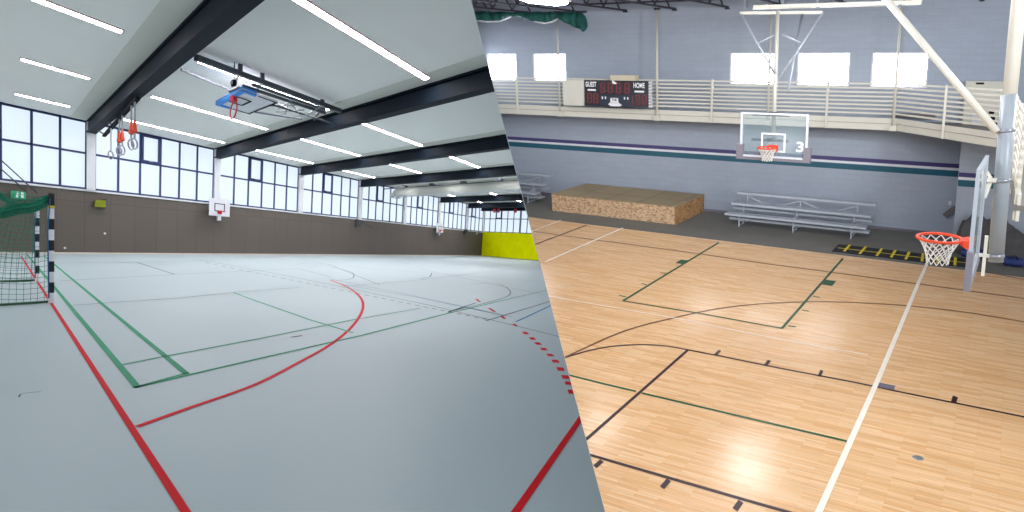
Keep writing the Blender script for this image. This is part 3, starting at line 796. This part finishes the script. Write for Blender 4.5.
# --- balcony: walkway, fascia and railing
BF = 22.15
bend0 = RH.px(895, 131, c=3.62); bend1 = RH.px(1001, 148, c=3.62)
path = [(24, BF), (bend0[0], BF), (bend1[0], bend1[1]), (0.0, bend1[1] - .8), (-.13, 12.5), (-.18, 10.3)]
t = thing('balcony', RH, (8, BF, 3.6), 'cream steel balcony walkway with slatted railing running along the grey-blue wall', 'balcony')
def along_path(c0, c1, th, off=0.0, nm='fascia', mtl='cream steel', pts=path, lab=None):
    m_ = MB(RH)
    for i in range(len(pts) - 1):
        (a0, b0), (a1, b1) = pts[i], pts[i + 1]
        m_.hexa([(a0, b0 + off, c0), (a1, b1 + off, c0), (a1, b1 + off + th, c0), (a0, b0 + off + th, c0), (a0, b0 + off, c1), (a1, b1 + off, c1), (a1, b1 + off + th, c1), (a0, b0 + off + th, c1)])
    return m_.build(nm, mtl, t, label=lab)
m_ = MB(RH)
for i in range(len(path) - 1):
    (a0, b0), (a1, b1) = path[i], path[i + 1]
    dx, dy = (a1 - a0), (b1 - b0); l_ = math.hypot(dx, dy); ox, oy = dy / l_ * .04, -dx / l_ * .04
    for c0, c1 in ((3.62, 3.83), (3.845, 4.02)):
        m_.hexa([(a0, b0, c0), (a1, b1, c0), (a1 + ox, b1 + oy, c0), (a0 + ox, b0 + oy, c0), (a0, b0, c1), (a1, b1, c1), (a1 + ox, b1 + oy, c1), (a0 + ox, b0 + oy, c1)])
m_.build('fascia', 'cream steel', t)
deck = MB(RH)
deck.slab([(24, BF + .04, 3.78), (bend0[0], BF + .04, 3.78), (bend1[0], bend1[1] + .04, 3.78), (.04, bend1[1] - .8, 3.78), (-.09, 12.5, 3.78), (-.14, 10.3, 3.78), (-3, 10.3, 3.78), (-3, RW, 3.78), (24, RW, 3.78)], np.array([0, 0, .08]))
deck.build('deck', 'concrete', t)
NR = 8
def inset(p): return p
for k in range(NR):
    z = 4.17 + (5.14 - 4.17) * k / (NR - 1)
    m_ = MB(RH)
    for i in range(len(path) - 1):
        p, q_ = path[i], path[i + 1]
        m_.bar((p[0], p[1] - .0, z), (q_[0], q_[1], z), .035, .055)
    m_.build('rail', 'cream steel', t)
def post(a, b, c1=5.2):
    MB(RH).box(a - .03, a + .03, b - .045, b + .03, 3.62, c1).build('railing_post', 'cream steel', t)
for x in (712, 827, 518): post(RH.px(x, 110, b=BF)[0], BF - .02)
q_ = RH.px(948, 139, c=3.62); kk = .5
for f_ in (.5,): post(bend0[0] + (bend1[0] - bend0[0]) * f_, bend0[1] + (bend1[1] - bend0[1]) * f_ - .03)
for b_ in (17.5, 15, 12.5, 10.4): post(0.0 - .13 * (bend1[1] - .8 - b_) / 5.8, b_)
# hangers from the roof carrying the balcony
for (x, lb) in ((560, 'thin cream column behind the cream panel left of the scoreboard'), (657, 'thin cream column just right of the scoreboard'), (894, 'thin cream column crossing the rightmost window'), (768, 'thin cream column just left of the hanging mast')):
    a = RH.px(x, 112, b=BF - .1)[0]
    t2 = thing('balcony_column', RH, (a, BF - .1, 3.62), lb, 'column', 'thin columns of the balcony')
    MB(RH).tube([(a, BF - .1, 3.64), (a, BF - .1, 7.82)], .045 if x == 657 else .035, 10).build('shaft', 'cream steel', t2)
    MB(RH).box(a - .1, a + .1, BF - .16, BF - .04, 3.62, 3.80).build('foot_plate', 'cream steel', t2)
    MB(RH).box(a - .09, a + .09, BF - .16, BF - .04, 7.72, 7.80).build('head_plate', 'truss steel', t2)

# --- scoreboard
sb_b = BF - .35
def sbp(x, y): q_ = RH.px(x, y, b=sb_b); return q_[0], q_[2]
sx0, sz1 = sbp(584.5, 80); sx1, sz0 = sbp(648.5, 107)
sz0 = sz1 - (sz1 - sbp(584.5, 105.5)[1])
sz0 = sbp(584.5, 105.5)[1]
t = thing('scoreboard', RH, ((sx0 + sx1) / 2, sb_b, sz0), 'dark scoreboard with GUEST and HOME lettering on the balcony railing', 'scoreboard')
MB(RH).box(sx1, sx0, sb_b, sb_b + .18, sz0, sz1).build('cabinet', 'scoreboard face', t)
W_ = sx0 - sx1; H_ = sz1 - sz0
def face(mb, u0, u1, v0, v1, off=.006):        # u to the right 0..1, v up 0..1
    mb.box(sx0 - W_ * u0, sx0 - W_ * u1, sb_b - off, sb_b, sz0 + H_ * v0, sz0 + H_ * v1)
m_ = MB(RH); face(m_, .24, .76, .04, .44, .004); m_.build('panel', 'scoreboard blue', t)
def seg(mb, u, v, w_, h_):
    k = w_ * .28; kh = k * W_ / H_
    for q_ in ((u, u + w_, v, v + kh), (u, u + w_, v + h_ - kh, v + h_), (u, u + w_, v + h_ / 2 - kh / 2, v + h_ / 2 + kh / 2), (u, u + k, v, v + h_), (u + w_ - k, u + w_, v, v + h_)): face(mb, *q_)
def textm(s_, u, v, size, mat_, nm='lettering', sxk=1.0):
    vv, ff = text_faces(s_, 1.0)
    wd = max(p[0] for p in vv) - min(p[0] for p in vv); ht = max(p[1] for p in vv) - min(p[1] for p in vv); cx_ = (max(p[0] for p in vv) + min(p[0] for p in vv)) / 2; cy_ = (max(p[1] for p in vv) + min(p[1] for p in vv)) / 2
    P = [(sx0 - W_ * (u + (p[0] - cx_) / wd * size[0]), sb_b - .009, sz0 + H_ * (v + (p[1] - cy_) / ht * size[1])) for p in vv]
    MB(RH).add(P, ff).build(nm, mat_, t)
d_ = MB(RH)
for u in (.25, .37, .50, .63): seg(d_, u, .50, .085, .42)
for u in (.035, .135): seg(d_, u, .10, .085, .40)
for u in (.80, .90): seg(d_, u, .08, .075, .40)
face(d_, .755, .77, .08, .44)
d_.build('digit', 'digit red', t, label='dark red segment digits')
textm('GUEST', .105, .84, (.175, .2), 'lettering'); textm('HOME', .86, .83, (.17, .2), 'lettering')
m_ = MB(RH); face(m_, .05, .18, .585, .655); face(m_, .79, .935, .565, .635)
for u in (.275, .325, .625, .675): face(m_, u, u + .02, .28, .38)
m_.build_each('name_strip', 'lettering', t)
m_ = MB(RH)
def poly(pts): m_.slab([(sx0 - W_ * u, sb_b - .008, sz0 + H_ * v) for u, v in pts], np.array([0, .008, 0]))
poly([(.415, .33), (.535, .33), (.54, .13), (.41, .13)]); poly([(.41, .16), (.54, .16), (.595, .07), (.56, .01), (.42, .01), (.375, .08)]); m_.build('emblem', 'lettering', t); m_ = MB(RH); poly([(.44, 1.0), (.46, 1.0), (.52, .9), (.5, .86), (.45, .88)])
m_.build('emblem', 'lettering', t); textm('THE', .475, .26, (.08, .1), 'scoreboard blue')
q0 = sbp(610, 79.5); q1 = sbp(635, 76)
MB(RH).box(q1[0], q0[0], sb_b + .02, sb_b + .3, sz1, q1[1] + .02).build('horn_case', 'beige case', t, label='beige box on top of the scoreboard')
m_ = MB(RH)
for k in range(9): m_.box(sx1 - .10, sx1 - .01, sb_b - .01, sb_b + .1, sz0 + H_ * (k + .1) / 9, sz0 + H_ * (k + .85) / 9)
m_.build('side_trim', 'white stripe', t)
t = thing('sign_panel', RH, (14.3, BF - .3, 4.0), 'blank cream panel mounted on the railing left of the scoreboard', 'panel')
a0, z1 = sbp(562, 80); a1, z0 = sbp(584, 106)
MB(RH).box(a1 + .02, a0, sb_b + .05, sb_b + .12, z0, z1).build('sheet', 'cream steel', t)
m_ = MB(RH); m_.box(a1 + .1, a1 + .2, sb_b + .12, BF - .02, z0 + .2, z0 + .3); m_.box(a0 - .2, a0 - .1, sb_b + .12, BF - .02, z0 + .2, z0 + .3); m_.build_each('bracket', 'dark steel', t)
# cream wall cabinet behind the right railing
cbn = RW - .3
p0 = RH.px(966, 81, b=cbn); p1 = RH.px(1005, 135, b=cbn)
t = thing('wall_cabinet', RH, ((p0[0] + p1[0]) / 2, RW, 3.86), 'cream cabinet with black openings behind the railing beside the big pole', 'cabinet')
MB(RH).box(p1[0], p0[0], cbn, RW, 3.86, p0[2]).build('body', 'cream steel', t)
m_ = MB(RH)
for (x, y, x2, y2) in ((976, 82.5, 984, 84.5), (974, 88, 984, 90), (989, 111, 994, 114), (989, 116, 995, 120), (989, 122, 997, 126)):
    q0 = RH.px(x, y, b=cbn); q1 = RH.px(x2, y2, b=cbn); m_.box(q1[0], q0[0], cbn - .01, cbn, q1[2], q0[2])
m_.build_each('opening', 'black paint', t, label='black openings')
m_ = MB(RH); q0 = RH.px(972, 113, b=cbn); q1 = RH.px(980, 124, b=cbn); m_.box(q1[0], q0[0], cbn - .06, cbn, q1[2], q0[2]); m_.build('cover', 'white board', t)
MB(RH).box(2.0, 3.1, RW - .3, RW, 4.02, 4.14).build('floor_duct', 'handrail', label='grey low duct on the balcony below the rightmost window', cat='duct')

# --- far hoop hanging from the roof
hb = 18.2
def hp(x, y, b=hb): return RH.px(x, y, b=b)
t = thing('hanging_basketball_hoop', RH, hp(768, 158), 'glass basketball hoop numbered 3 on a cream mast before the far wall', 'basketball hoop')
bl, bt_ = hp(741, 112)[0], hp(741, 112)[2]; br_, bb_ = hp(807, 158)[0], hp(741, 156)[2]
bb = MB(RH).box(br_, bl, hb, hb + .03, bb_, bt_).build('backboard', 'clear glass', t, label='clear glass board')
k = .055; m_ = MB(RH)
for q_ in ((br_, bl, bt_ - k, bt_), (br_, bl, bb_, bb_ + k), (br_, br_ + k, bb_ + k, bt_ - k), (bl - k, bl, bb_ + k, bt_ - k)): m_.box(q_[0], q_[1], hb - .02, hb + .05, q_[2], q_[3])
m_.build('board_frame', 'white stripe', bb)
ca = (bl + br_) / 2; W_b = bl - br_; H_b = bt_ - bb_
m_ = MB(RH); k = .05; i0, i1, j0, j1 = ca - .33, ca + .33, bb_ + .18, bb_ + .74
for q_ in ((i0, i1, j0, j0 + k), (i0, i1, j1 - k, j1), (i0, i0 + k, j0 + k, j1 - k), (i1 - k, i1, j0 + k, j1 - k)): m_.box(q_[0], q_[1], hb - .006, hb, q_[2], q_[3])
m_.build('target_square', 'lettering', bb)
vv, ff = text_faces('3', 1.0)
n3 = hp(800, 147); mxx = max(p[0] for p in vv); mnx = min(p[0] for p in vv); mxy = max(p[1] for p in vv); mny = min(p[1] for p in vv)
MB(RH).add([(n3[0] - ((p[0] - mnx) / (mxx - mnx) - .5) * .2, hb - .008, n3[2] + ((p[1] - mny) / (mxy - mny) - .5) * .31) for p in vv], ff).build('number', 'lettering', bb)
m_ = MB(RH)
for a_, sg in ((bl, 1), (br_, -1)): m_.box(a_ - .09, a_ + .09, hb - .05, hb + .08, bb_ - .08, bb_ + .36)
m_.box(br_ + .09, bl - .09, hb - .05, hb + .08, bb_ - .08, bb_ - .005)
m_.build('edge_padding', 'board padding', t)
rz = hp(768, 147.5, hb - .3)[2]; ra = hp(767.5, 148, hb - .38)[0]; rbk = hp(773, 148, hb - .08)[0]
m_ = MB(RH); ring(m_, (ra, hb - .38, rz), .25, (1, 0, 0), (0, 1, 0), .022); rim_ = m_.build('rim', 'orange', t)
MB(RH).box(rbk - .12, rbk + .12, hb - .14, hb - .02, rz - .14, rz + .05).build('rim_bracket', 'orange', t)
def hoop_net(mb, c0, r, rb, depth, n=12, lev=5, tr=.008, eb=1.0):
    for sgn in (-1, 1):
        for k in range(n):
            pts = []
            for j in range(lev + 1):
                f_ = j / lev; rr = r + (rb - r) * (1 - (1 - f_) ** 2); th = 2 * math.pi * (k + sgn * j * .5) / n
                pts.append((c0[0] + rr * math.cos(th), c0[1] + eb * rr * math.sin(th), c0[2] - depth * f_))
            mb.tube(pts, tr, 4)
m_ = MB(RH); hoop_net(m_, (ra, hb - .38, rz - .02), .24, .13, .36, tr=.012); m_.build('net', 'net white', rim_)
ma = hp(776, 60)[0]; mb_ = hb + .35
MB(RH).tube([(hp(776, 60, mb_)[0], mb_, 3.5), (hp(776, 60, mb_)[0], mb_, 7.3)], .055, 14).build('mast', 'cream steel', t)
ma2 = hp(776, 60, mb_)[0]
m_ = MB(RH)
for c_ in (3.55, 4.3): m_.box(ma2 - .08, ma2 + .08, hb + .03, mb_, c_, c_ + .1); m_.box(ma2 - .5, ma2 + .5, hb + .03, hb + .09, c_, c_ + .07)
m_.build_each('board_bracket', 'dark steel', t)
m_ = MB(RH)
for (x0_, y0_, x1_, y1_) in ((740, 12, 778, 80), (823, 12, 780, 78), (774, 35, 756, 44), (782, 34, 801, 43)): m_.tube([hp(x0_, y0_, mb_), hp(x1_, y1_, mb_)], .03, 8)
m_.tube([hp(803, 12, mb_ + 1), hp(788, 92, mb_)], .035, 8); m_.tube([hp(767, 60, mb_ - .3), hp(777, 76, mb_)], .025, 8)
m_.build_each('brace', 'aluminium', t)
MB(RH).bar(hp(740, 13, mb_), hp(822, 12.5, mb_), .06, .07).build('cross_bar', 'cream steel', t)
MB(RH).bar(hp(753, 7.5, mb_), hp(921, 2.5, mb_), .09, .1).build('roof_rail', 'cream steel', t)
m_ = MB(RH)
for x in (745, 783, 818, 900): q_ = hp(x, 6, mb_); MB(RH).box(q_[0] - .035, q_[0] + .035, mb_ - .05, mb_ + .05, q_[2] - .05, 8.56).build('clamp', 'steel', t)

# --- near hoop seen from its edge
nb0, nb1 = 6.7, 7.8
n0 = RH.px(978.5, 170, b=nb0); n1 = RH.px(987.5, 155, b=nb1); na = (n0[0] + n1[0]) / 2
c_t = n0[2]; c_b = RH.px(970, 286, b=nb0)[2]
t = thing('side_basketball_hoop', RH, (na, 7.2, c_b), 'near basketball hoop seen edge-on with orange rim, hanging on the grey pole', 'basketball hoop')
def board(mb, f0, f1, z0, z1, w0, w1):                # a slice of the board between two fractions of its length
    q_ = [(n0[0] + (n1[0] - n0[0]) * f + w_, nb0 + (nb1 - nb0) * f) for f, w_ in ((f0, w0), (f0, w1), (f1, w1), (f1, w0))]
    return mb.hexa([(a, b, z0) for a, b in q_] + [(a, b, z1) for a, b in q_])
board(MB(RH), .05, .95, c_b + .05, c_t - .05, -.008, .008).build('backboard', 'clear glass', t)
m_ = MB(RH)
for f0, f1, z0, z1 in ((0, .05, c_b, c_t), (.95, 1, c_b, c_t), (.05, .95, c_t - .05, c_t), (.05, .95, c_b, c_b + .05)): board(m_, f0, f1, z0, z1, -.016, .016)
m_.build('board_frame', 'aluminium', t)
m_ = MB(RH); cp = RH.px(967, 251, b=nb0)[2]
board(m_, -.04, .08, c_b - .05, cp, -.026, .026); board(m_, .08, 1, c_b - .05, c_b - .005, -.026, .026)
m_.build('edge_padding', 'board padding', t)
rb_ = 7.2; nr = RH.px(939.5, 238, b=rb_)
m_ = MB(RH); rr_ = (RH.px(917, 238, b=rb_)[0] - RH.px(962, 240, b=rb_)[0]) / 2; ring(m_, nr, rr_, (1, 0, 0), (0, .95, 0), .016, 36, 8); rim_ = m_.build('rim', 'orange', t)
m_ = MB(RH); e_ = nr[0] - rr_ + .01
m_.hexa([(na + .01, rb_ - .13, nr[2] - .10), (e_, rb_ - .07, nr[2] - .035), (e_, rb_ + .07, nr[2] - .035), (na + .01, rb_ + .13, nr[2] - .10), (na + .01, rb_ - .13, nr[2] + .03), (e_, rb_ - .07, nr[2] + .012), (e_, rb_ + .07, nr[2] + .012), (na + .01, rb_ + .13, nr[2] + .03)])
m_.build('rim_bracket', 'orange', t)
m_ = MB(RH); hoop_net(m_, (nr[0], nr[1], nr[2] - .012), rr_ * .96, rr_ * .5, .27, n=12, lev=6, tr=.005, eb=.95); m_.build('net', 'net white', rim_)
pb_ = 7.9
pt, pbm = RH.px(1016, 0, b=pb_), RH.px(995.5, 262, b=pb_)
pa = (pt[0] + pbm[0]) / 2
def pole(x, y): q_ = RH.px(x, y, b=pb_); return q_
MB(RH).tube([(pole(1020, -20)[0], pb_, 8.6), pole(1008, 112)], .060, 18).build('mast', 'cream steel', t, label='cream upper mast')
MB(RH).tube([pole(1009, 95), pole(995.5, 262)], .066, 18).build('lower_mast', 'grey steel pipe', t, label='blue grey lower pole')
m_ = MB(RH)
for y in (131, 181, 256): 
    x = 1009 - (y - 95) * 13.5 / 167; m_.tube([pole(x, y - 1.6), pole(x, y + 1.6)], .072, 18)
m_.build_each('collar', 'steel', t)
br = MB(RH)
for (x0_, y0_, x1_, y1_) in ((990, 178, 983, 168), (990, 182, 984, 198), (984, 168, 984, 198)): br.bar(RH.px(x0_, y0_, b=pb_), RH.px(x1_, y1_, b=pb_), .04, .03)
br.bar((na - .02, pb_, pole(990, 180)[2]), (pole(997, 180)[0], pb_, pole(990, 180)[2]), .06, .05)
br.bar((na - .02, pb_, pole(990, 256)[2]), (pole(997, 256)[0], pb_, pole(990, 256)[2]), .04, .04)
br.build('board_bracket', 'cream steel', t)
m_ = MB(RH); q0, q1 = RH.px(987, 236, b=pb_ + .4), RH.px(985, 276, b=pb_ + .4); m_.box(q0[0] - .015, q0[0] + .02, pb_ + .38, pb_ + .42, q1[2], q0[2])
m_.build('height_scale', 'cream steel', t)
MB(RH).tube([RH.px(884, -3, b=8.6), RH.px(997, 132, b=pb_)], .036, 12).build('diagonal_brace', 'cream steel', t)

# --- stage of strand board
sa1, sa0, sbk0, sbk1, sh = 14.22, 9.38, 20.62, 23.0, .69
t = thing('stage_platform', RH, ((sa0 + sa1) / 2, 21.8, 0), 'low rectangular stage platform clad in strand board against the far wall', 'stage')
m_ = MB(RH); nsec = 5
for k in range(nsec): m_.box(sa0 + .04 + (sa1 - sa0 - .04) * k / nsec + .012, sa0 + .04 + (sa1 - sa0 - .04) * (k + 1) / nsec, sbk0, sbk0 + .03, 0, sh - .03)
m_.build('front_panel', 'strand board', t)
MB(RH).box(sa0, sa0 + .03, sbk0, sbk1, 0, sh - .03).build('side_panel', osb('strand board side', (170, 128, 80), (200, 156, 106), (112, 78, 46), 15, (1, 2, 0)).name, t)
MB(RH).box(sa1 - .03, sa1, sbk0 + .03, sbk1, 0, sh - .03).build('side_panel', 'strand board', t)
MB(RH).box(sa0 + .04, sa1 - .04, sbk0 + .06, sbk1, 0, sh - .03).build('frame', 'stage top', t)
MB(RH).box(sa0 - .02, sa1 + .02, sbk0 - .02, sbk1, sh - .03, sh).build('top', 'stage top', t)

# --- bleachers
def bleacher(a0, a1, label):
    t = thing('bleacher', RH, ((a0 + a1) / 2, 21.8, 0), label, 'bleacher', 'aluminium bleachers along the wall')
    L_ = a1 - a0
    rows_ = [(21.35, .41, .32, 'seat'), (21.75, .72, .30, 'seat'), (22.15, 1.04, .24, 'seat'), (21.62, .2, .26, 'footboard'), (22.0, .50, .22, 'footboard')]
    for i, (b, c, wd, nm) in enumerate(rows_):
        sh_ = -.06 * i if nm == 'seat' else -.05
        MB(RH).box(a0 + sh_, a1 + sh_, b - wd / 2, b + wd / 2, c, c + .075).build(nm, 'aluminium', t)
    for f_ in (.1, .5, .9):
        a = a0 + L_ * f_; m_ = MB(RH)
        for b, c in ((21.35, .41), (21.75, .72), (22.15, 1.04)): m_.box(a - .018, a + .018, b - .025, b + .025, .0, c)
        m_.box(a - .018, a + .018, 21.37, 22.15, .03, .06); m_.box(a - .025, a + .025, 21.5, 21.7, .15, .2); m_.box(a - .025, a + .025, 21.38, 22.12, .45, .50)
        m_.build('support_frame', 'aluminium', t)
    for fa, fb in ((.1, .3), (.5, .3), (.5, .7), (.9, .7)):
        MB(RH).bar((a0 + L_ * fa, 22.15, .98), (a0 + L_ * fb, 22.1, .62), .04, .04).build('brace', 'aluminium', t)
bleacher(3.5, 7.92, 'low aluminium bleacher between the stage platform and the wall corner')
bleacher(15.35, 19.8, 'aluminium bleacher in the far corner between the stage and the partition')

# --- agility ladder on a black mat
q_ = rp((840, 243.5), (965, 259.5), (966, 266), (833, 250))
t = thing('ladder_mat', RH, q_[3], 'black floor mat with yellow ladder rungs at the edge of the wooden floor', 'mat')
ll = [(4.12, 20.5), (.55, 20.55), (.55, 19.62), (4.12, 19.62)]
MB(RH).slab([(a, b, .0) for a, b in ll], np.array([0, 0, .012])).build('mat', 'black rubber', t)
m_ = MB(RH)
for (x0_, y0_, x1_, y1_) in ((850, 245.3, 844, 252), (866, 247, 859.5, 254.5), (882, 249, 876.5, 256.5), (895.5, 250.7, 891, 258), (909.5, 252.3, 905.5, 260), (923, 254, 921.8, 262), (939, 256, 937, 264), (955.5, 258, 954.7, 266)):
    m_.ribbon(rp((x0_, y0_), (x1_, y1_)), .065, .02)
m_.build_each('rung', 'yellow rubber', t)
m_ = MB(RH); m_.ribbon([(4.05, 20.06), (.6, 20.06)], .05, .018); m_.build('rope', 'yellow rubber', t)

# --- covered pile in the right corner
m_ = MB(RH); NA, NB_ = 90, 24; P = []
for j in range(NB_ + 1):
    for i in range(NA + 1):
        fa, fb = i / NA, j / NB_
        a = 1.1 - 5.2 * fa; b = 20.95 + .48 * fb
        h = (math.sin(math.pi * min(fb * .62 + .02, 1)) ** .6) * min(1, fa / .03) ** .5 * (1.0 + .12 * math.sin(fa * 9 + 1) + .10 * math.sin(fa * 31))
        h *= .9 + .5 * noise.noise(Vector((a * 1.6, b * 2.2, .3))); h += .10 * (1 - 2 * abs(noise.noise(Vector((a * 4.5 + h, b * 5, 1.7))))) - .05 + .05 * noise.noise(Vector((a * 12, b * 14, .5))); h = max(.02, h)
        if fb == 0 or fa == 0 or fa == 1: h = 0
        P.append((a, b + .06 * noise.noise(Vector((a * 3, b, 2))), h))
Fc = [(j * (NA + 1) + i, j * (NA + 1) + i + 1, (j + 1) * (NA + 1) + i + 1, (j + 1) * (NA + 1) + i) for j in range(NB_) for i in range(NA)]
n0 = len(P)
P += [(1.1 - 5.2 * i / NA, 21.46, 0) for i in range(NA + 1)]
Fc += [(NB_ * (NA + 1) + i, NB_ * (NA + 1) + i + 1, n0 + i + 1, n0 + i) for i in range(NA)]
m_.add(P, Fc, True).build('covered_pile', 'tarp', label='heap of equipment under a crumpled dark grey tarpaulin in the right corner', cat='tarpaulin')
def bag(a, b, la, lb_, h, label):
    t = thing('duffel_bag', RH, (a, b, 0), label, 'bag', 'blue bags by the tarpaulin')
    m_ = MB(RH); n = 12; P = []; prof = [(-1, .55), (-.92, .85), (-.6, 1), (0, 1.03), (.6, 1), (.92, .85), (1, .55)]
    for s_, r in prof:
        for k in range(n):
            th = 2 * math.pi * k / n; P.append((a + la * s_ / 2, b + lb_ / 2 * r * math.cos(th), h / 2 + h / 2 * r * math.sin(th) * (1 + .04 * math.sin(3 * th + s_ * 4))))
    Fc = [(i * n + k, i * n + (k + 1) % n, (i + 1) * n + (k + 1) % n, (i + 1) * n + k) for i in range(len(prof) - 1) for k in range(n)] + [tuple(range(n)), tuple(range(len(P) - n, len(P)))]
    m_.add(P, Fc, True).build('body', 'blue bag', t)
    MB(RH).tube([(a - la * .2, b - lb_ * .3, h * .85), (a - la * .1, b - lb_ * .3, h * 1.2), (a + la * .1, b - lb_ * .3, h * 1.2), (a + la * .2, b - lb_ * .3, h * .85)], .02, 6).build('handle', 'black rubber', t)
bag(.52, 20.72, .7, .3, .3, 'dark blue duffel bag on the floor behind the near hoop')
bag(-.42, 20.35, .5, .35, .28, 'dark blue duffel bag on the floor right of the big pole')
# small switch and handrail on the far wall
q_ = RH.px(950, 203, b=RW)
t = thing('wall_switch', RH, (q_[0], RW, q_[2]), 'small white switch plate on the far wall near the corner', 'switch')
MB(RH).box(q_[0] - .04, q_[0] + .04, RW - .03, RW, q_[2] - .07, q_[2] + .07).build('plate', 'white board', t)
MB(RH).box(q_[0] - .02, q_[0] + .02, RW - .045, RW - .03, q_[2] - .04, q_[2] + .04).build('toggle', 'white board', t)
t = thing('handrail', RH, RH.px(950, 212, b=RW - .1), 'short sloping grey handrail on the far wall by the corner', 'handrail')
MB(RH).bar(RH.px(945, 216, b=RW - .12), RH.px(956.5, 207, b=RW - .12), .07, .16).build('rail', 'handrail', t)
m_ = MB(RH)
for x, y in ((947, 214.5), (954, 209)): q_ = RH.px(x, y, b=RW - .12); m_.box(q_[0] - .03, q_[0] + .03, RW - .12, RW, q_[2] - .05, q_[2] + .02)
m_.build_each('bracket', 'dark steel', t)

# --- markings of the wooden floor
arc1 = smooth(rp((553, 362), (565.7, 357), (612, 336), (640, 326.3), (672, 318.5), (696, 313), (727, 307.5), (767, 303.5), (818, 301.8), (868, 303.3), (918, 306.8), (968, 312.7), (1024, 322), (1060, 329)))
arc2 = smooth(rp((553, 362), (565.7, 357.5), (590, 350.5), (612, 346.5), (640, 344.8), (665, 346), (688, 350), (705, 353)))
lines(RH, fo, 'court_line', 'plum paint', [
    (arc2, .045), (rp((688, 350), (720, 356), (768, 366), (855, 382.5), (900, 392), (1024, 417), (1090, 430)), .05),
    (rp((688, 350), (637, 395), (580, 445)), .055), (rp((570, 449), (588, 454.5), (743, 499.5), (850, 530)), .055),
    (rp((720, 350.5), (715, 355.5)), .06), (rp((769.5, 360.5), (765, 366)), .06), (rp((822, 370.5), (819, 376.5)), .05), (rp((955.5, 396.5), (953.5, 402.5)), .07),
    (rp((602, 460.8), (595, 467)), .07), (rp((669, 480), (662, 488)), .07), (rp((741, 501.5), (735, 510)), .07)], 'dark plum court lines')
lines(RH, fo, 'court_line', 'brown line paint', [(arc1, .045), (rp((520, 229.5), (562, 235.5), (700, 254), (768, 264), (900, 281.5), (1024, 298.5), (1080, 306)), .05)], 'brown court lines', .0045)
lines(RH, fo, 'court_line', 'plum paint', [(rp((587, 225), (522, 249.5)), .05), (rp((980, 271), (1024, 279.5)), .05)], 'dark short court lines', .005)
lines(RH, fo, 'court_line', 'dark green paint', [
    (rp((719, 242.5), (623, 301)), .06), (rp((623, 301), (700, 313.5), (782, 328.5)), .05), (rp((782, 328.5), (843, 258.5)), .055),
    (rp((560, 373), (604, 384), (636, 391.5)), .05), (rp((642, 393.3), (768, 423), (847, 441.5)), .05),
    (rp((660.5, 272.5), (666, 274)), .05), (rp((641.5, 283.5), (647, 285)), .05), (rp((619, 295.5), (626, 297)), .05),
    (rp((813, 296.3), (820, 297.5)), .05), (rp((802, 310), (809, 311.3)), .05), (rp((788, 325.8), (796, 327)), .05)], 'dark green key and court lines', .0055)
lines(RH, fo, 'court_line', 'white line paint', [
    (rp((929, 259), (918, 284), (877.5, 381), (818, 514), (800, 555)), .075), (rp((548, 296), (574.5, 301), (680, 319), (768, 337), (868, 355)), .026),
    (rp((623, 228), (545, 262)), .06), (rp((561, 220.3), (520, 236)), .05)], 'off white court lines', .006)
for (x, y, wa, wb_, mt_, lb) in ((682.5, 262, .25, .38, 'dark green paint', 'green square mark at the left lane line'), (829, 283, .25, .42, 'dark green paint', 'green square mark at the right lane line'), (886.5, 386.5, .26, .18, 'grey mark paint', 'grey rectangular floor mark')):
    q_ = rp((x, y))[0]
    MB(RH).add([(q_[0] - wa / 2, q_[1] - wb_ / 2, .007), (q_[0] + wa / 2, q_[1] - wb_ / 2, .007), (q_[0] + wa / 2, q_[1] + wb_ / 2, .007), (q_[0] - wa / 2, q_[1] + wb_ / 2, .007)], [(0, 1, 2, 3)]).build('floor_mark', mt_, fo, label=lb)
q_ = rp((918, 458))[0]; m_ = MB(RH); n = 18
m_.add([(q_[0] + .065 * math.cos(2 * math.pi * i / n), q_[1] + .05 * math.sin(2 * math.pi * i / n), .012) for i in range(n)] + [(q_[0] + .075 * math.cos(2 * math.pi * i / n), q_[1] + .06 * math.sin(2 * math.pi * i / n), .0) for i in range(n)],
       [tuple(range(n))] + [(i, (i + 1) % n, n + (i + 1) % n, n + i) for i in range(n)])
m_.build('floor_socket_cover', 'steel', label='small round metal cover set in the wooden floor', cat='floor cover')
